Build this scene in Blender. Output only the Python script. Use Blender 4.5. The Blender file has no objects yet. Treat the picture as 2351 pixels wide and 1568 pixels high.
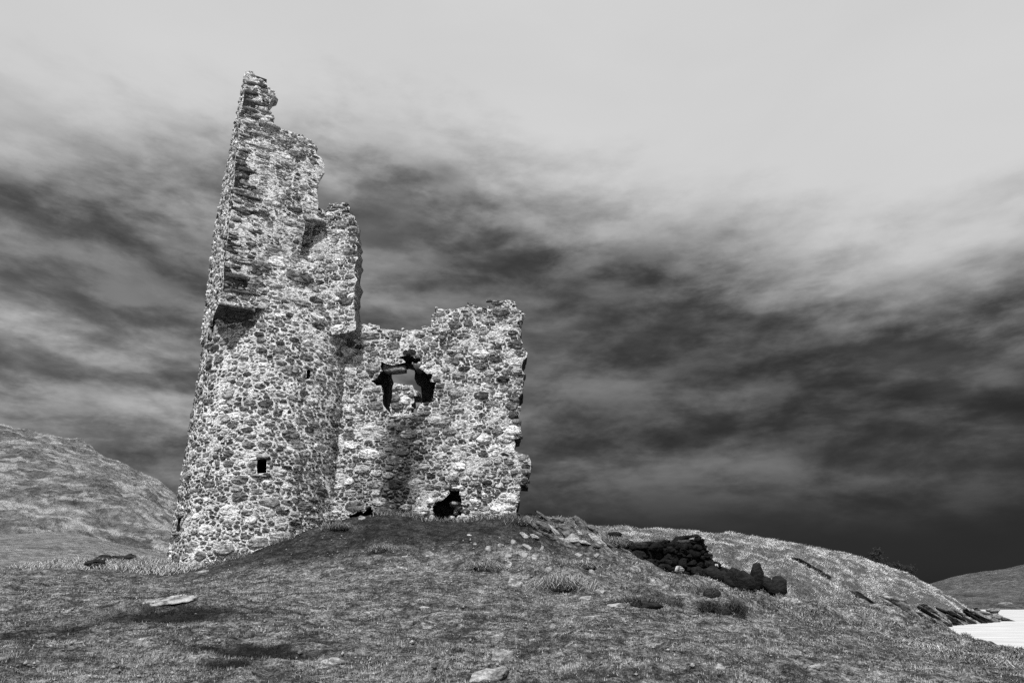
import bpy, math, random
import numpy as np
from mathutils import Vector, Matrix, Euler
from mathutils.geometry import delaunay_2d_cdt

# ------------------------------------------------------------------ camera, sky, sun, exposure
scene = bpy.context.scene
COL = scene.collection
F = 1024 * 24.0 / 36.0            # focal length in pixels of the 1024 wide picture
PITCH = math.radians(20.77)
CP, SP = math.cos(PITCH), math.sin(PITCH)

cam_data = bpy.data.cameras.new('camera')
cam_data.lens = 24.0
cam_data.sensor_width = 36.0
cam_data.clip_start = 0.1
cam_data.clip_end = 20000.0
cam = bpy.data.objects.new('camera', cam_data)
COL.objects.link(cam)
cam.location = (0, 0, 0)
cam.rotation_euler = (math.pi / 2 + PITCH, 0, 0)
scene.camera = cam

SUN_EL = math.radians(53)
SUN_A = math.radians(13)           # from the camera side of the castle towards the left
SDIR = Vector((-math.cos(SUN_EL) * math.sin(SUN_A), -math.cos(SUN_EL) * math.cos(SUN_A), math.sin(SUN_EL)))
sun_data = bpy.data.lights.new('sun', 'SUN')
sun_data.energy = 5.0
sun_data.angle = math.radians(1.5)
sun_data.color = (1.0, 1.0, 1.0)
sun = bpy.data.objects.new('sun', sun_data)
COL.objects.link(sun)
sun.rotation_euler = SDIR.to_track_quat('Z', 'Y').to_euler()

vs = scene.view_settings
vs.view_transform = 'Standard'
vs.look = 'None'
vs.gamma = 1.0
vs.use_curve_mapping = False
vs.exposure = 0.42
scene.cycles.use_denoising = False      # keep the fine grain of grass and masonry


class NT:
    """small helper to write node graphs as expressions"""
    def __init__(self, tree):
        self.t = tree
        self.n = tree.nodes
        self.l = tree.links

    def node(self, typ, **kw):
        x = self.n.new(typ)
        for k, v in kw.items():
            setattr(x, k, v)
        return x

    def put(self, sock, v):
        if hasattr(v, 'is_linked') or isinstance(v, bpy.types.NodeSocket):
            self.l.new(v, sock)
        else:
            sock.default_value = v

    def m(self, op, a, b=0.0, c=None, clamp=False):
        x = self.node('ShaderNodeMath', operation=op, use_clamp=clamp)
        self.put(x.inputs[0], a)
        self.put(x.inputs[1], b)
        if c is not None:
            self.put(x.inputs[2], c)
        return x.outputs[0]

    def add(self, a, b): return self.m('ADD', a, b)
    def sub(self, a, b): return self.m('SUBTRACT', a, b)
    def mul(self, a, b): return self.m('MULTIPLY', a, b)

    def ramp(self, v, a, b, lo, hi, mode='SMOOTHSTEP'):
        x = self.node('ShaderNodeMapRange', interpolation_type=mode)
        self.put(x.inputs['Value'], v)
        x.inputs['From Min'].default_value = a
        x.inputs['From Max'].default_value = b
        self.put(x.inputs['To Min'], lo)
        self.put(x.inputs['To Max'], hi)
        return x.outputs['Result']

    def mix(self, f, a, b):
        x = self.node('ShaderNodeMix', data_type='FLOAT')
        self.put(x.inputs[0], f)
        self.put(x.inputs[2], a)
        self.put(x.inputs[3], b)
        return x.outputs[0]

    def noise(self, vec, scale, detail=4.0, rough=0.55, dist=0.0, lac=2.0):
        x = self.node('ShaderNodeTexNoise')
        if vec is not None:
            self.l.new(vec, x.inputs['Vector'])
        x.inputs['Scale'].default_value = scale
        x.inputs['Detail'].default_value = detail
        x.inputs['Roughness'].default_value = rough
        x.inputs['Lacunarity'].default_value = lac
        x.inputs['Distortion'].default_value = dist
        return x.outputs['Fac']

    def vscale(self, vec, s):
        x = self.node('ShaderNodeMapping')
        self.l.new(vec, x.inputs['Vector'])
        x.inputs['Scale'].default_value = s
        return x.outputs[0]

    def comb(self, a, b, c):
        x = self.node('ShaderNodeCombineXYZ')
        self.put(x.inputs[0], a)
        self.put(x.inputs[1], b)
        self.put(x.inputs[2], c)
        return x.outputs[0]


world = bpy.data.worlds.new('World')
scene.world = world
world.use_nodes = True
wt = NT(world.node_tree)
for n in list(wt.n):
    wt.n.remove(n)
out = wt.node('ShaderNodeOutputWorld')
bg = wt.node('ShaderNodeBackground')
tc = wt.node('ShaderNodeTexCoord')
sep = wt.node('ShaderNodeSeparateXYZ')
wt.l.new(tc.outputs['Generated'], sep.inputs[0])
sx, sy, sz = sep.outputs
el = wt.mul(wt.m('ARCSINE', sz), 180 / math.pi)                 # elevation in degrees
az = wt.mul(wt.m('ARCTAN2', sx, sy), 180 / math.pi)             # 0 ahead, + to the right
# the cloud deck seen in perspective
den = wt.add(wt.m('MAXIMUM', sz, 0.0), 0.22)
qx = wt.m('DIVIDE', sx, den)
qy = wt.m('DIVIDE', sy, den)
big = wt.noise(wt.vscale(wt.comb(qx, qy, 4.0), (0.9, 0.7, 1)), 1.0, 3.0, 0.5, 0.6)
streak = wt.noise(wt.vscale(wt.comb(qx, qy, 3.3), (1.5, 0.8, 1)), 1.25, 3.0, 0.42, 0.25)


def billow(de):
    """cloud density over the sky, sampled a little higher for de > 0: soft masses with firmer upper edges"""
    e_ = wt.add(el, de)
    a_ = wt.noise(wt.comb(wt.mul(az, 0.055), wt.mul(e_, 0.150), 1.7), 1.0, 8.0, 0.56, 0.12)
    b_ = wt.noise(wt.comb(wt.mul(az, 0.11), wt.mul(e_, 0.27), 6.2), 1.0, 8.0, 0.58, 0.15)
    return wt.add(wt.mul(wt.ramp(a_, 0.36, 0.64, 0.0, 1.0), 0.55), wt.mul(wt.ramp(b_, 0.36, 0.62, 0.0, 1.0), 0.45))


lump = billow(0.0)
relief = wt.sub(lump, billow(1.6))
soft = wt.noise(wt.comb(wt.mul(az, 0.04), wt.mul(el, 0.09), 1.7), 1.0, 4.0, 0.5, 0.3)
# upper bright sheet of cloud: its lower limit sits lower towards the right
lim = wt.sub(wt.ramp(az, -8.0, 36.0, 36.0, 25.0), wt.ramp(az, -60.0, -12.0, 4.0, 0.0))
lim = wt.add(lim, wt.mul(wt.sub(big, 0.5), 10.0))
lim = wt.add(lim, wt.mul(wt.sub(streak, 0.5), 9.0))
up = wt.sub(el, lim)
up = wt.add(up, wt.mul(relief, 3.0))
t_up = wt.ramp(up, -8.0, 5.0, 0.0, 1.0)
# storm cloud below
low = wt.ramp(az, -42.0, 14.0, 0.20, 0.068)
low = wt.mul(low, wt.ramp(el, 3.5, 11.5, wt.ramp(az, -36.0, 4.0, 0.66, 0.015), 1.0))
w_l = wt.ramp(el, 8.0, 34.0, 1.0, 0.25)
cl = wt.mul(wt.sub(streak, 0.5), wt.mix(w_l, 4.2, 1.6))
cl = wt.add(cl, wt.mul(wt.sub(lump, 0.5), wt.mix(w_l, 1.1, 1.9)))
cl = wt.add(cl, wt.mul(relief, wt.mix(w_l, 0.8, 1.6)))
clm = wt.m('POWER', 2.718, wt.mul(cl, 1.0))
clm = wt.m('DIVIDE', wt.mul(clm, 1.30), wt.add(1.0, wt.mul(clm, 0.36)))
low = wt.mul(low, clm)
high = wt.add(0.64, wt.mul(wt.sub(soft, 0.5), 0.10))
high = wt.mul(high, wt.ramp(el, 45.0, 90.0, 1.0, 1.5))           # brighter towards the zenith, as under any overcast
val = wt.mix(t_up, low, high)
sky = wt.node('ShaderNodeTexSky', sky_type='NISHITA')
sky.sun_disc = False
sky.sun_elevation = SUN_EL
sky.sun_rotation = math.atan2(SDIR.x, SDIR.y)
bw = wt.node('ShaderNodeRGBToBW')
wt.l.new(sky.outputs[0], bw.inputs[0])
clear = wt.mul(bw.outputs[0], 0.10)
val = wt.mix(0.04, val, clear)                                    # thin clear air above the nearly closed cloud
wt.l.new(val, bg.inputs['Color'])
bg.inputs['Strength'].default_value = 0.76
wt.l.new(bg.outputs[0], out.inputs['Surface'])

# ------------------------------------------------------------------ numeric helpers
rng = np.random.default_rng(11)
random.seed(5)


def ray(px, py):
    dx = (px - 512.0) / F
    dy = (341.0 - py) / F
    return np.array([dx, CP - dy * SP, SP + dy * CP])


def at(px, py, Y):
    d = ray(px, py)
    return d * (Y / d[1])


def dp(x, y):
    """pixels of the 2351 wide overview to 1024 wide"""
    return x * 1024 / 2351.0, y * 1024 / 2351.0


def hash2(ix, iy, s):
    h = (ix.astype(np.int64) * 374761393 + iy.astype(np.int64) * 668265263 + s * 1442695041) & 0x7fffffff
    h = ((h ^ (h >> 13)) * 1274126177) & 0x7fffffff
    h = h ^ (h >> 16)
    return (h & 0xffff) / 65535.0


def vnoise(x, y, s=0):
    x = np.asarray(x, float)
    y = np.asarray(y, float)
    ix = np.floor(x)
    iy = np.floor(y)
    fx = x - ix
    fy = y - iy
    fx = fx * fx * (3 - 2 * fx)
    fy = fy * fy * (3 - 2 * fy)
    a = hash2(ix, iy, s)
    b = hash2(ix + 1, iy, s)
    c = hash2(ix, iy + 1, s)
    d = hash2(ix + 1, iy + 1, s)
    return (a * (1 - fx) + b * fx) * (1 - fy) + (c * (1 - fx) + d * fx) * fy


def fbm(x, y, octv=4, s=0, gain=0.5):
    x = np.asarray(x, float)
    y = np.asarray(y, float)
    t = 0
    a = 1.0
    tot = 0
    for o in range(octv):
        c_, s_ = math.cos(0.6 + 1.1 * o), math.sin(0.6 + 1.1 * o)
        k = 2.03 ** o
        t = t + a * vnoise((x * c_ - y * s_) * k + 17.3 * o, (x * s_ + y * c_) * k - 9.1 * o, s + o)
        tot += a
        a *= gain
    return t / tot


def in_poly(P, poly):
    P = np.atleast_2d(P)
    x, y = P[:, 0], P[:, 1]
    res = np.zeros(len(P), bool)
    n = len(poly)
    j = n - 1
    for i in range(n):
        xi, yi = poly[i]
        xj, yj = poly[j]
        if yi != yj:
            c = ((yi > y) != (yj > y)) & (x < (xj - xi) * (y - yi) / (yj - yi) + xi)
            res ^= c
        j = i
    return res


def mesh_np(name, V, tris=None, quads=None, attrs=None, smooth=False):
    me = bpy.data.meshes.new(name)
    V = np.asarray(V, np.float32)
    loops = []
    starts = []
    totals = []
    off = 0
    if tris is not None and len(tris):
        t = np.asarray(tris, np.int32)
        loops.append(t.ravel())
        starts.append(off + 3 * np.arange(len(t)))
        totals.append(np.full(len(t), 3))
        off += 3 * len(t)
    if quads is not None and len(quads):
        t = np.asarray(quads, np.int32)
        loops.append(t.ravel())
        starts.append(off + 4 * np.arange(len(t)))
        totals.append(np.full(len(t), 4))
        off += 4 * len(t)
    L = np.concatenate(loops).astype(np.int32)
    S = np.concatenate(starts).astype(np.int32)
    me.vertices.add(len(V))
    me.vertices.foreach_set('co', V.ravel())
    me.loops.add(len(L))
    me.loops.foreach_set('vertex_index', L)
    me.polygons.add(len(S))
    me.polygons.foreach_set('loop_start', S)
    if smooth:
        me.polygons.foreach_set('use_smooth', np.ones(len(S), bool))
    me.update(calc_edges=True)
    if attrs:
        for k, v in attrs.items():
            at_ = me.attributes.new(k, 'FLOAT', 'POINT')
            at_.data.foreach_set('value', np.asarray(v, np.float32))
    return me


def obj(name, me, mat, parent=None, loc=None, label=None, cat=None, group=None, kind=None):
    o = bpy.data.objects.new(name, me)
    COL.objects.link(o)
    if me is not None and mat is not None and len(me.materials) == 0:
        me.materials.append(mat)
    if parent is not None:
        o.parent = parent
    if loc is not None:
        o.location = loc
    if label:
        o['label'] = label
    if cat:
        o['category'] = cat
    if group:
        o['group'] = group
    if kind:
        o['kind'] = kind
    return o


# ------------------------------------------------------------------ materials
def new_mat(name):
    m = bpy.data.materials.new(name)
    m.use_nodes = True
    t = NT(m.node_tree)
    b = t.n['Principled BSDF']
    b.inputs['Roughness'].default_value = 0.9
    b.inputs['Specular IOR Level'].default_value = 0.15
    geo = t.node('ShaderNodeNewGeometry')
    return m, t, b, geo.outputs['Position']


def attr(t, name):
    a = t.node('ShaderNodeAttribute', attribute_name=name)
    return a.outputs['Fac']


def bump(t, b, h, strength, dist):
    x = t.node('ShaderNodeBump')
    x.inputs['Strength'].default_value = strength
    x.inputs['Distance'].default_value = dist
    t.l.new(h, x.inputs['Height'])
    t.l.new(x.outputs[0], b.inputs['Normal'])


def mat_stone():
    m, t, b, P = new_mat('weathered_stone')
    tone = attr(t, 'tone')
    lay = t.noise(t.vscale(P, (3, 3, 17)), 1.6, 5, 0.65, 0.6)
    fine = t.noise(P, 26, 5, 0.7)
    lich = t.noise(P, 6.5, 5, 0.6, 0.4)
    v = t.mul(tone, t.ramp(lay, 0.32, 0.68, 0.38, 1.75))
    v = t.mul(v, t.ramp(fine, 0.34, 0.66, 0.40, 1.6))
    v = t.mix(t.mul(t.ramp(lich, 0.58, 0.66, 0.0, 0.5), t.ramp(tone, 0.01, 0.05, 0.0, 1.0)), v, t.mul(t.add(tone, 0.32), 0.95))
    v = t.m('MINIMUM', v, 0.85)
    t.l.new(v, b.inputs['Base Color'])
    bump(t, b, t.add(t.mul(lay, 0.8), t.mul(fine, 0.6)), 1.0, 0.05)
    return m


def mat_mortar():
    m, t, b, P = new_mat('lime_mortar')
    st = attr(t, 'stain_shade')  # damp stains plus the painted shade of openings and recesses
    big = t.noise(P, 1.7, 5, 0.6, 0.3)
    fine = t.noise(P, 30, 6, 0.75)
    pits = t.noise(t.vscale(P, (1, 1, 2.6)), 13, 6, 0.7, 0.6)
    v = t.ramp(big, 0.3, 0.6, 0.72, 0.92)
    v = t.mul(v, t.ramp(fine, 0.33, 0.50, 0.68, 1.0))
    v = t.mix(t.ramp(pits, 0.55, 0.62, 0.0, 0.9), v, 0.07)  # shade inside the pits painted in as near-black
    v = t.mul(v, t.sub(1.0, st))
    t.l.new(v, b.inputs['Base Color'])
    bump(t, b, t.add(t.sub(fine, t.mul(t.ramp(pits, 0.5, 0.62, 0, 1), 1.6)), t.mul(big, 0.7)), 1.0, 0.07)
    return m


def mat_rock(name='grey_rock', lo=0.06, hi=0.5, sc=1.0):
    m, t, b, P = new_mat(name)
    n1 = t.noise(t.vscale(P, (1, 1, 2.6)), 5 * sc, 6, 0.65, 0.4)
    n2 = t.noise(P, 28 * sc, 5, 0.7)
    v = t.ramp(n1, 0.3, 0.7, lo, hi)
    v = t.mul(v, t.ramp(n2, 0.3, 0.7, 0.6, 1.35))
    t.l.new(v, b.inputs['Base Color'])
    bump(t, b, t.add(n1, t.mul(n2, 0.5)), 1.0, 0.06 / sc)
    return m


def mat_turf():
    m, t, b, P = new_mat('short_turf')
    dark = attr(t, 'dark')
    n0 = t.noise(P, 2.6, 7, 0.75)
    n1 = t.noise(P, 12.0, 8, 0.85)
    n2 = t.noise(P, 42, 5, 0.75)
    v = t.ramp(n1, 0.38, 0.64, 0.012, 0.24)
    v = t.mul(v, t.ramp(n0, 0.38, 0.66, 0.38, 2.2))
    v = t.mul(v, t.ramp(n2, 0.36, 0.62, 0.35, 1.7))
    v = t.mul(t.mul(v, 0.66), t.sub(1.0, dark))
    t.l.new(v, b.inputs['Base Color'])
    bump(t, b, t.add(n1, n2), 1.0, 0.02)
    return m


def mat_blade():
    m, t, b, P = new_mat('grass_blade')
    tone = attr(t, 'tone')
    t.l.new(tone, b.inputs['Base Color'])
    b.inputs['Roughness'].default_value = 0.6
    return m


def mat_moor(name, lo, hi, pale, sc, streak, thr=0.58):
    m, t, b, P = new_mat(name)
    n1 = t.noise(t.vscale(P, streak), 1.0 * sc, 8, 0.74, 0.0)
    n2 = t.noise(P, 9.0 * sc, 6, 0.72)
    n3 = t.noise(t.vscale(P, streak), 2.1 * sc, 7, 0.68, 0.4)
    v = t.ramp(n1, 0.32, 0.68, lo, hi)
    v = t.mul(v, t.ramp(n2, 0.33, 0.66, 0.45, 1.5))
    v = t.mix(t.ramp(n3, thr, thr + 0.08, 0.0, 0.75), v, t.mul(pale, t.ramp(n2, 0.3, 0.7, 0.7, 1.3)))
    t.l.new(v, b.inputs['Base Color'])
    bump(t, b, t.add(n1, n2), 0.9, 0.5 / sc)
    return m


def mat_water():
    m, t, b, P = new_mat('pale_loch_water')
    n = t.noise(t.vscale(P, (0.25, 1.0, 1)), 0.7, 4, 0.6)
    t.l.new(t.ramp(n, 0.3, 0.7, 0.50, 0.68), b.inputs['Base Color'])  # bright sky's reflection painted into the base colour
    b.inputs['Roughness'].default_value = 0.3
    b.inputs['Specular IOR Level'].default_value = 0.5
    bump(t, b, n, 0.4, 0.05)
    return m


M_STONE = mat_stone()
M_MORTAR = mat_mortar()
M_ROCK = mat_rock('pale_rock', 0.05, 0.40, 1.6)
M_DARKROCK = mat_rock('dark_rock_and_shade', 0.002, 0.018, 1.0)
M_SHORE = mat_rock('shore_rock', 0.015, 0.30, 0.35)
M_TURF = mat_turf()
M_BLADE = mat_blade()
M_HEAD = mat_moor('headland_grass', 0.05, 0.16, 0.22, 2.5, (1, 1, 1), 0.56)
M_MOUNT = mat_moor('moorland_mountain', 0.10, 0.30, 0.55, 0.022, (1.0, 1.0, 3.0), 0.50)
M_FOOT = mat_moor('moorland_slope', 0.20, 0.34, 0.42, 0.09, (1.0, 1.0, 1.5), 0.60)
M_FAR = mat_moor('far_moorland', 0.08, 0.19, 0.5, 0.05, (0.9, 0.9, 1.6), 0.60)
M_WATER = mat_water()
M_MOSSROCK = mat_rock('mossy_rock', 0.015, 0.16, 1.3)
M_PEAT = mat_rock('dark_peat', 0.006, 0.03, 2.0)
M_TWIG = mat_rock('dark_twig', 0.01, 0.04, 3.0)

# ------------------------------------------------------------------ the castle's planes
WALL_Y = 18.0
WATER_Z = -2.6
CYL_C = np.array([-6.65, 18.88])
CYL_R = 2.2


class Plane:
    def __init__(self, O, d):
        self.O = np.array(O, float)
        self.d = np.array(d, float) / np.linalg.norm(d)
        n = np.array([self.d[1], -self.d[0]])
        if n.dot(-self.O) < 0:
            n = -n
        self.n = n

    def map(self, u, v, dep):
        u = np.asarray(u, float)
        v = np.asarray(v, float)
        dep = np.asarray(dep, float) + 0 * u
        return np.stack([self.O[0] + u * self.d[0] - dep * self.n[0],
                         self.O[1] + u * self.d[1] - dep * self.n[1], v + 0 * u], -1)

    def un(self, px, py):
        r = ray(px, py)
        k = self.n.dot(self.O) / self.n.dot(r[:2])
        p = r * k
        return np.array([(p[:2] - self.O).dot(self.d), p[2]])


class Cyl:
    def __init__(self, C, R):
        self.C = np.array(C)
        self.R = R
        t = -self.C / np.linalg.norm(self.C)
        self.a0 = math.atan2(t[1], t[0])

    def map(self, u, v, dep):
        u = np.asarray(u, float)
        a = self.a0 + u / self.R
        r = self.R - np.asarray(dep, float)
        return np.stack([self.C[0] + r * np.cos(a), self.C[1] + r * np.sin(a), np.asarray(v, float) + 0 * u], -1)

    def un(self, px, py):
        r = ray(px, py)
        a = r[0] ** 2 + r[1] ** 2
        b = -2 * (r[:2].dot(self.C))
        c = self.C.dot(self.C) - self.R ** 2
        D = max(b * b - 4 * a * c, 0.0)
        k = (-b - math.sqrt(D)) / (2 * a)
        p = r * k
        w = p[:2] - self.C
        ang = math.atan2(w[1], w[0]) - self.a0
        ang = (ang + math.pi) % (2 * math.pi) - math.pi
        return np.array([ang * self.R, p[2]])


P_MAIN = Plane((0, WALL_Y), (1, 0.0))
P_INNER = Plane((0, WALL_Y + 0.62), (1, 0.0))
P_REAR = Plane((0, WALL_Y + 6.5), (1, 0.05))
P_CYL = Cyl(CYL_C, CYL_R)
d_front = np.array([math.sin(math.radians(61)), math.cos(math.radians(61))])
n_front = np.array([d_front[1], -d_front[0]])
rA = ray(220.8, 302)
rA2 = rA[:2] / np.linalg.norm(rA[:2])
# the cap's corner: its front plane just clears the round turret
k_cap = (CYL_C.dot(n_front) + CYL_R - 0.20) / rA2.dot(n_front)
CAP_A = rA2 * k_cap
d_left = np.array([math.sin(math.radians(-31.0)), math.cos(math.radians(-31.0))])
P_CAPF = Plane(CAP_A, d_front)
P_CAPL = Plane(CAP_A, d_left)

# ------------------------------------------------------------------ terrain
# visible ground points: pixel x, pixel y, distance ahead; then hidden ones: X, Y, Z
GP = [
    (0, 682, 5.6), (250, 682, 5.6), (512, 682, 5.6), (780, 682, 5.8), (1024, 682, 6.3),
    (0, 640, 7.4), (250, 640, 7.4), (512, 642, 7.4), (760, 645, 7.8), (900, 660, 8.4), (1000, 668, 9.0),
    (0, 610, 9.6), (200, 610, 9.6), (400, 610, 9.6), (600, 612, 9.6), (760, 625, 10.5), (880, 642, 13), (960, 653, 14), (1024, 661, 13.5),
    (0, 580, 13), (110, 582, 13), (240, 585, 13), (380, 583, 12.2), (520, 583, 11.8), (640, 592, 12.6), (740, 607, 14), (840, 623, 18),
    (905, 640, 27), (960, 648, 24), (1024, 656, 20),
    (0, 565, 17), (70, 563, 19), (120, 566, 19), (160, 569, 17.6), (196, 571, 16.4), (305, 561, 14.7), (435, 561, 13.7), (522, 562, 13.6), (600, 566, 15), (660, 580, 16),
    (244, 553, 16.9), (279, 540, 17.0), (313, 528, 17.3), (350, 517, 17.9), (392, 514, 17.9), (436, 519, 17.9), (518, 517, 17.9),
    (430, 540, 15.8), (520, 540, 15.8), (350, 540, 15.9), (560, 545, 17.0),
    (549, 519, 19.5), (579, 524, 20.7), (600, 532, 21.5), (625, 546, 21.5), (640, 560, 20.0), (680, 575, 20.5), (720, 585, 21), (780, 596, 22), (850, 610, 26),
    (610, 552, 18.5),
]
HP = [(-30, 0, -1.5), (0, 0, -1.5), (30, 0, -2.2), (-3, 1.5, -1.35), (3, 1.5, -1.4), (-12, 2, -1.2), (14, 3, -2.0), (0, -5, -2), (24, 10, -2.5),
      (-12, 26, 0.6), (-20, 30, -0.2), (-30, 30, -0.5), (-20, 45, -1.5), (-25, 15, 0.4),
      (-6, 22, 1.6), (-2, 22, 1.8), (-4, 27, 1.0), (-3, 34, -0.2), (1, 26, 1.1), (4, 30, 0.2), (8, 30, -1.2), (5.5, 26.5, 0.3),
      (12, 28, -1.5), (20, 32, -2.9), (24, 27, -3.0), (30, 24, -3.2), (22, 45, -3.8), (0, 50, -1.6), (10, 45, -2.2), (30, 70, -4.5), (-40, 70, -3), (0, 90, -3.2), (40, 40, -4.2), (40, 15, -3.5),
      (80, 80, -5), (-100, 120, -4), (0, 200, -5), (200, 200, -6), (-200, 200, -5), (-60, 20, -1), (120, 20, -5), (0, 420, -6), (-400, 200, -6), (400, 200, -6)]
ctrl = [at(*p) for p in GP] + [np.array(p, float) for p in HP]
ctrl = np.array(ctrl)


def warp_xy(X, Y):
    r = np.sqrt(X * X + Y * Y) + 3.0
    k = np.log(r) / r
    return X * k * 2.0, Y * k * 2.0


def tps_k(d2):
    return np.where(d2 > 1e-12, 0.5 * d2 * np.log(np.maximum(d2, 1e-12)), 0.0)


cu, cv = warp_xy(ctrl[:, 0], ctrl[:, 1])
nC = len(ctrl)
K = tps_k((cu[:, None] - cu[None]) ** 2 + (cv[:, None] - cv[None]) ** 2) + 1e-4 * np.eye(nC)
A = np.zeros((nC + 3, nC + 3))
A[:nC, :nC] = K
A[:nC, nC] = 1
A[:nC, nC + 1] = cu
A[:nC, nC + 2] = cv
A[nC:, :nC] = A[:nC, nC:].T
TW = np.linalg.solve(A, np.concatenate([ctrl[:, 2], np.zeros(3)]))


def base_ground(X, Y):
    X = np.asarray(X, float)
    Y = np.asarray(Y, float)
    sh = X.shape
    u, v = warp_xy(X.ravel(), Y.ravel())
    res = np.empty(len(u))
    for i in range(0, len(u), 40000):
        a, b = u[i:i + 40000], v[i:i + 40000]
        k = tps_k((a[:, None] - cu[None]) ** 2 + (b[:, None] - cv[None]) ** 2)
        res[i:i + 40000] = k @ TW[:nC] + TW[nC] + TW[nC + 1] * a + TW[nC + 2] * b
    return res.reshape(sh)


FEATURES = []        # (X, Y, radius x, radius y, height)


def ground_z(X, Y):
    X = np.asarray(X, float)
    Y = np.asarray(Y, float)
    z = base_ground(X, Y)
    r = np.sqrt(X * X + Y * Y)
    fade = np.clip((60 - r) / 40, 0, 1)
    z = z + fade * ((fbm(X * 0.8, Y * 0.8, 3, 3) - 0.5) * 0.16 + (fbm(X * 3.1, Y * 3.1, 5, 9, .6) - 0.5) * 0.13)
    # rougher tufted ground on the mound and to the right of the castle
    rough = np.clip((X + 2.5) / 4, 0, 1) * np.clip((Y - 12.5) / 3, 0, 1) * fade
    lump = np.maximum(fbm(X * 1.3 + 5, Y * 1.9, 3, 31) - 0.5, 0)
    z = z + rough * (lump - 0.06) * 0.7
    for (fx, fy, rx, ry, h) in FEATURES:
        z = z + h * np.exp(-((X - fx) / rx) ** 2 - ((Y - fy) / ry) ** 2)
    return z


def ground_ray(px, py, y0=3.0, y1=60.0):
    r = ray(px, py)
    Y = np.concatenate([np.linspace(y0, 30, 400), np.linspace(30.2, y1, 200)])
    X = r[0] / r[1] * Y
    Z = r[2] / r[1] * Y
    g = ground_z(X, Y)
    below = np.nonzero(Z < g)[0]
    i = below[0] if len(below) else int(np.argmin(Z - g))
    return np.array([X[i], Y[i], g[i]])


for (x, y, rx, ry, h) in [(385, 1408, .85, .50, -.05), (365, 1384, .9, .42, .15), (562, 1492, .42, .26, -.07), (520, 1520, .22, .16, -.05),
                          (640, 1505, .3, .2, -.04), (60, 1458, .3, .16, -.03), (170, 1442, .3, .14, -.03),
                          (1290, 1335, .75, .6, .34), (1110, 1300, .45, .35, .22), (1655, 1400, .55, .5, .42), (1480, 1375, .7, .35, .22),
                          (1590, 1530, 2.0, .7, .06), (885, 1255, .3, .3, .18), (760, 1530, .5, .2, -.06), (1280, 1510, .5, .25, -.06),
                          (1530, 1420, 1.2, .4, -.08), (1330, 1250, .6, .4, .16), (1190, 1265, .9, .4, .14)]:
    p = ground_ray(*dp(x, y))
    if h == -.05 and x == 385:
        p0 = p
    if x == 365:
        p = p0 + np.array([-.35, .95, 0])
    FEATURES.append((p[0], p[1], rx, ry, h))

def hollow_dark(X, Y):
    """shade painted into the turf colour at its small hollows"""
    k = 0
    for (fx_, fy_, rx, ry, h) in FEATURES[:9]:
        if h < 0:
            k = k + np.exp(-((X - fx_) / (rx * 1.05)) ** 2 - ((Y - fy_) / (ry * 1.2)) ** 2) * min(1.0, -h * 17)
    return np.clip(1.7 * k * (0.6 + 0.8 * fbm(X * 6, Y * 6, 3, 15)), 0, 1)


azs = np.radians(np.concatenate([np.linspace(-115, -46, 60), np.linspace(-45, 45, 620), np.linspace(46, 115, 60)]))
rs = np.concatenate([np.linspace(0.4, 3.5, 16), np.exp(np.linspace(math.log(3.7), math.log(32), 330)), np.exp(np.linspace(math.log(33), math.log(900), 70))])
AZ, RR = np.meshgrid(azs, rs)
GX = RR * np.sin(AZ)
GY = RR * np.cos(AZ)
GZ = ground_z(GX, GY)
# castle's forward shadow painted into the turf colour below the walls
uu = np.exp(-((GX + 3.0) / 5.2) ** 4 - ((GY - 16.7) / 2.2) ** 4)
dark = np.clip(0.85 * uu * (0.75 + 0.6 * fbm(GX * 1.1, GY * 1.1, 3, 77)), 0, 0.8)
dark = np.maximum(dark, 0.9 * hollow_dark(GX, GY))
nr, na = GX.shape
idx = np.arange(nr * na).reshape(nr, na)
quads = np.stack([idx[:-1, :-1], idx[:-1, 1:], idx[1:, 1:], idx[1:, :-1]], -1).reshape(-1, 4)
quads = quads[:, ::-1]
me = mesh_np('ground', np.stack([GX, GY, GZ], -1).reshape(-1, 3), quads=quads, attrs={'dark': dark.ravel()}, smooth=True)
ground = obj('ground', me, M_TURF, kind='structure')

# water
me = mesh_np('loch_water', [(-900, -300, WATER_Z), (1500, -300, WATER_Z), (1500, 1500, WATER_Z), (-900, 1500, WATER_Z)], quads=[(0, 1, 2, 3)])
obj('loch_water', me, M_WATER, kind='structure')


def interp_poly(pts, n):
    pts = np.array(pts, float)
    s = np.concatenate([[0], np.cumsum(np.linalg.norm(np.diff(pts, axis=0), axis=1))])
    t = np.linspace(0, s[-1], n)
    o = np.stack([np.interp(t, s, pts[:, k]) for k in range(pts.shape[1])], -1)
    k = max(3, n // (len(pts) * 4)) | 1            # round the corners
    ker = np.hanning(k + 2)[1:-1]
    ker /= ker.sum()
    pad = k // 2
    oo = np.vstack([np.repeat(o[:1], pad, 0), o, np.repeat(o[-1:], pad, 0)])
    return np.stack([np.convolve(oo[:, j], ker, 'valid') for j in range(o.shape[1])], -1)


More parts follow.
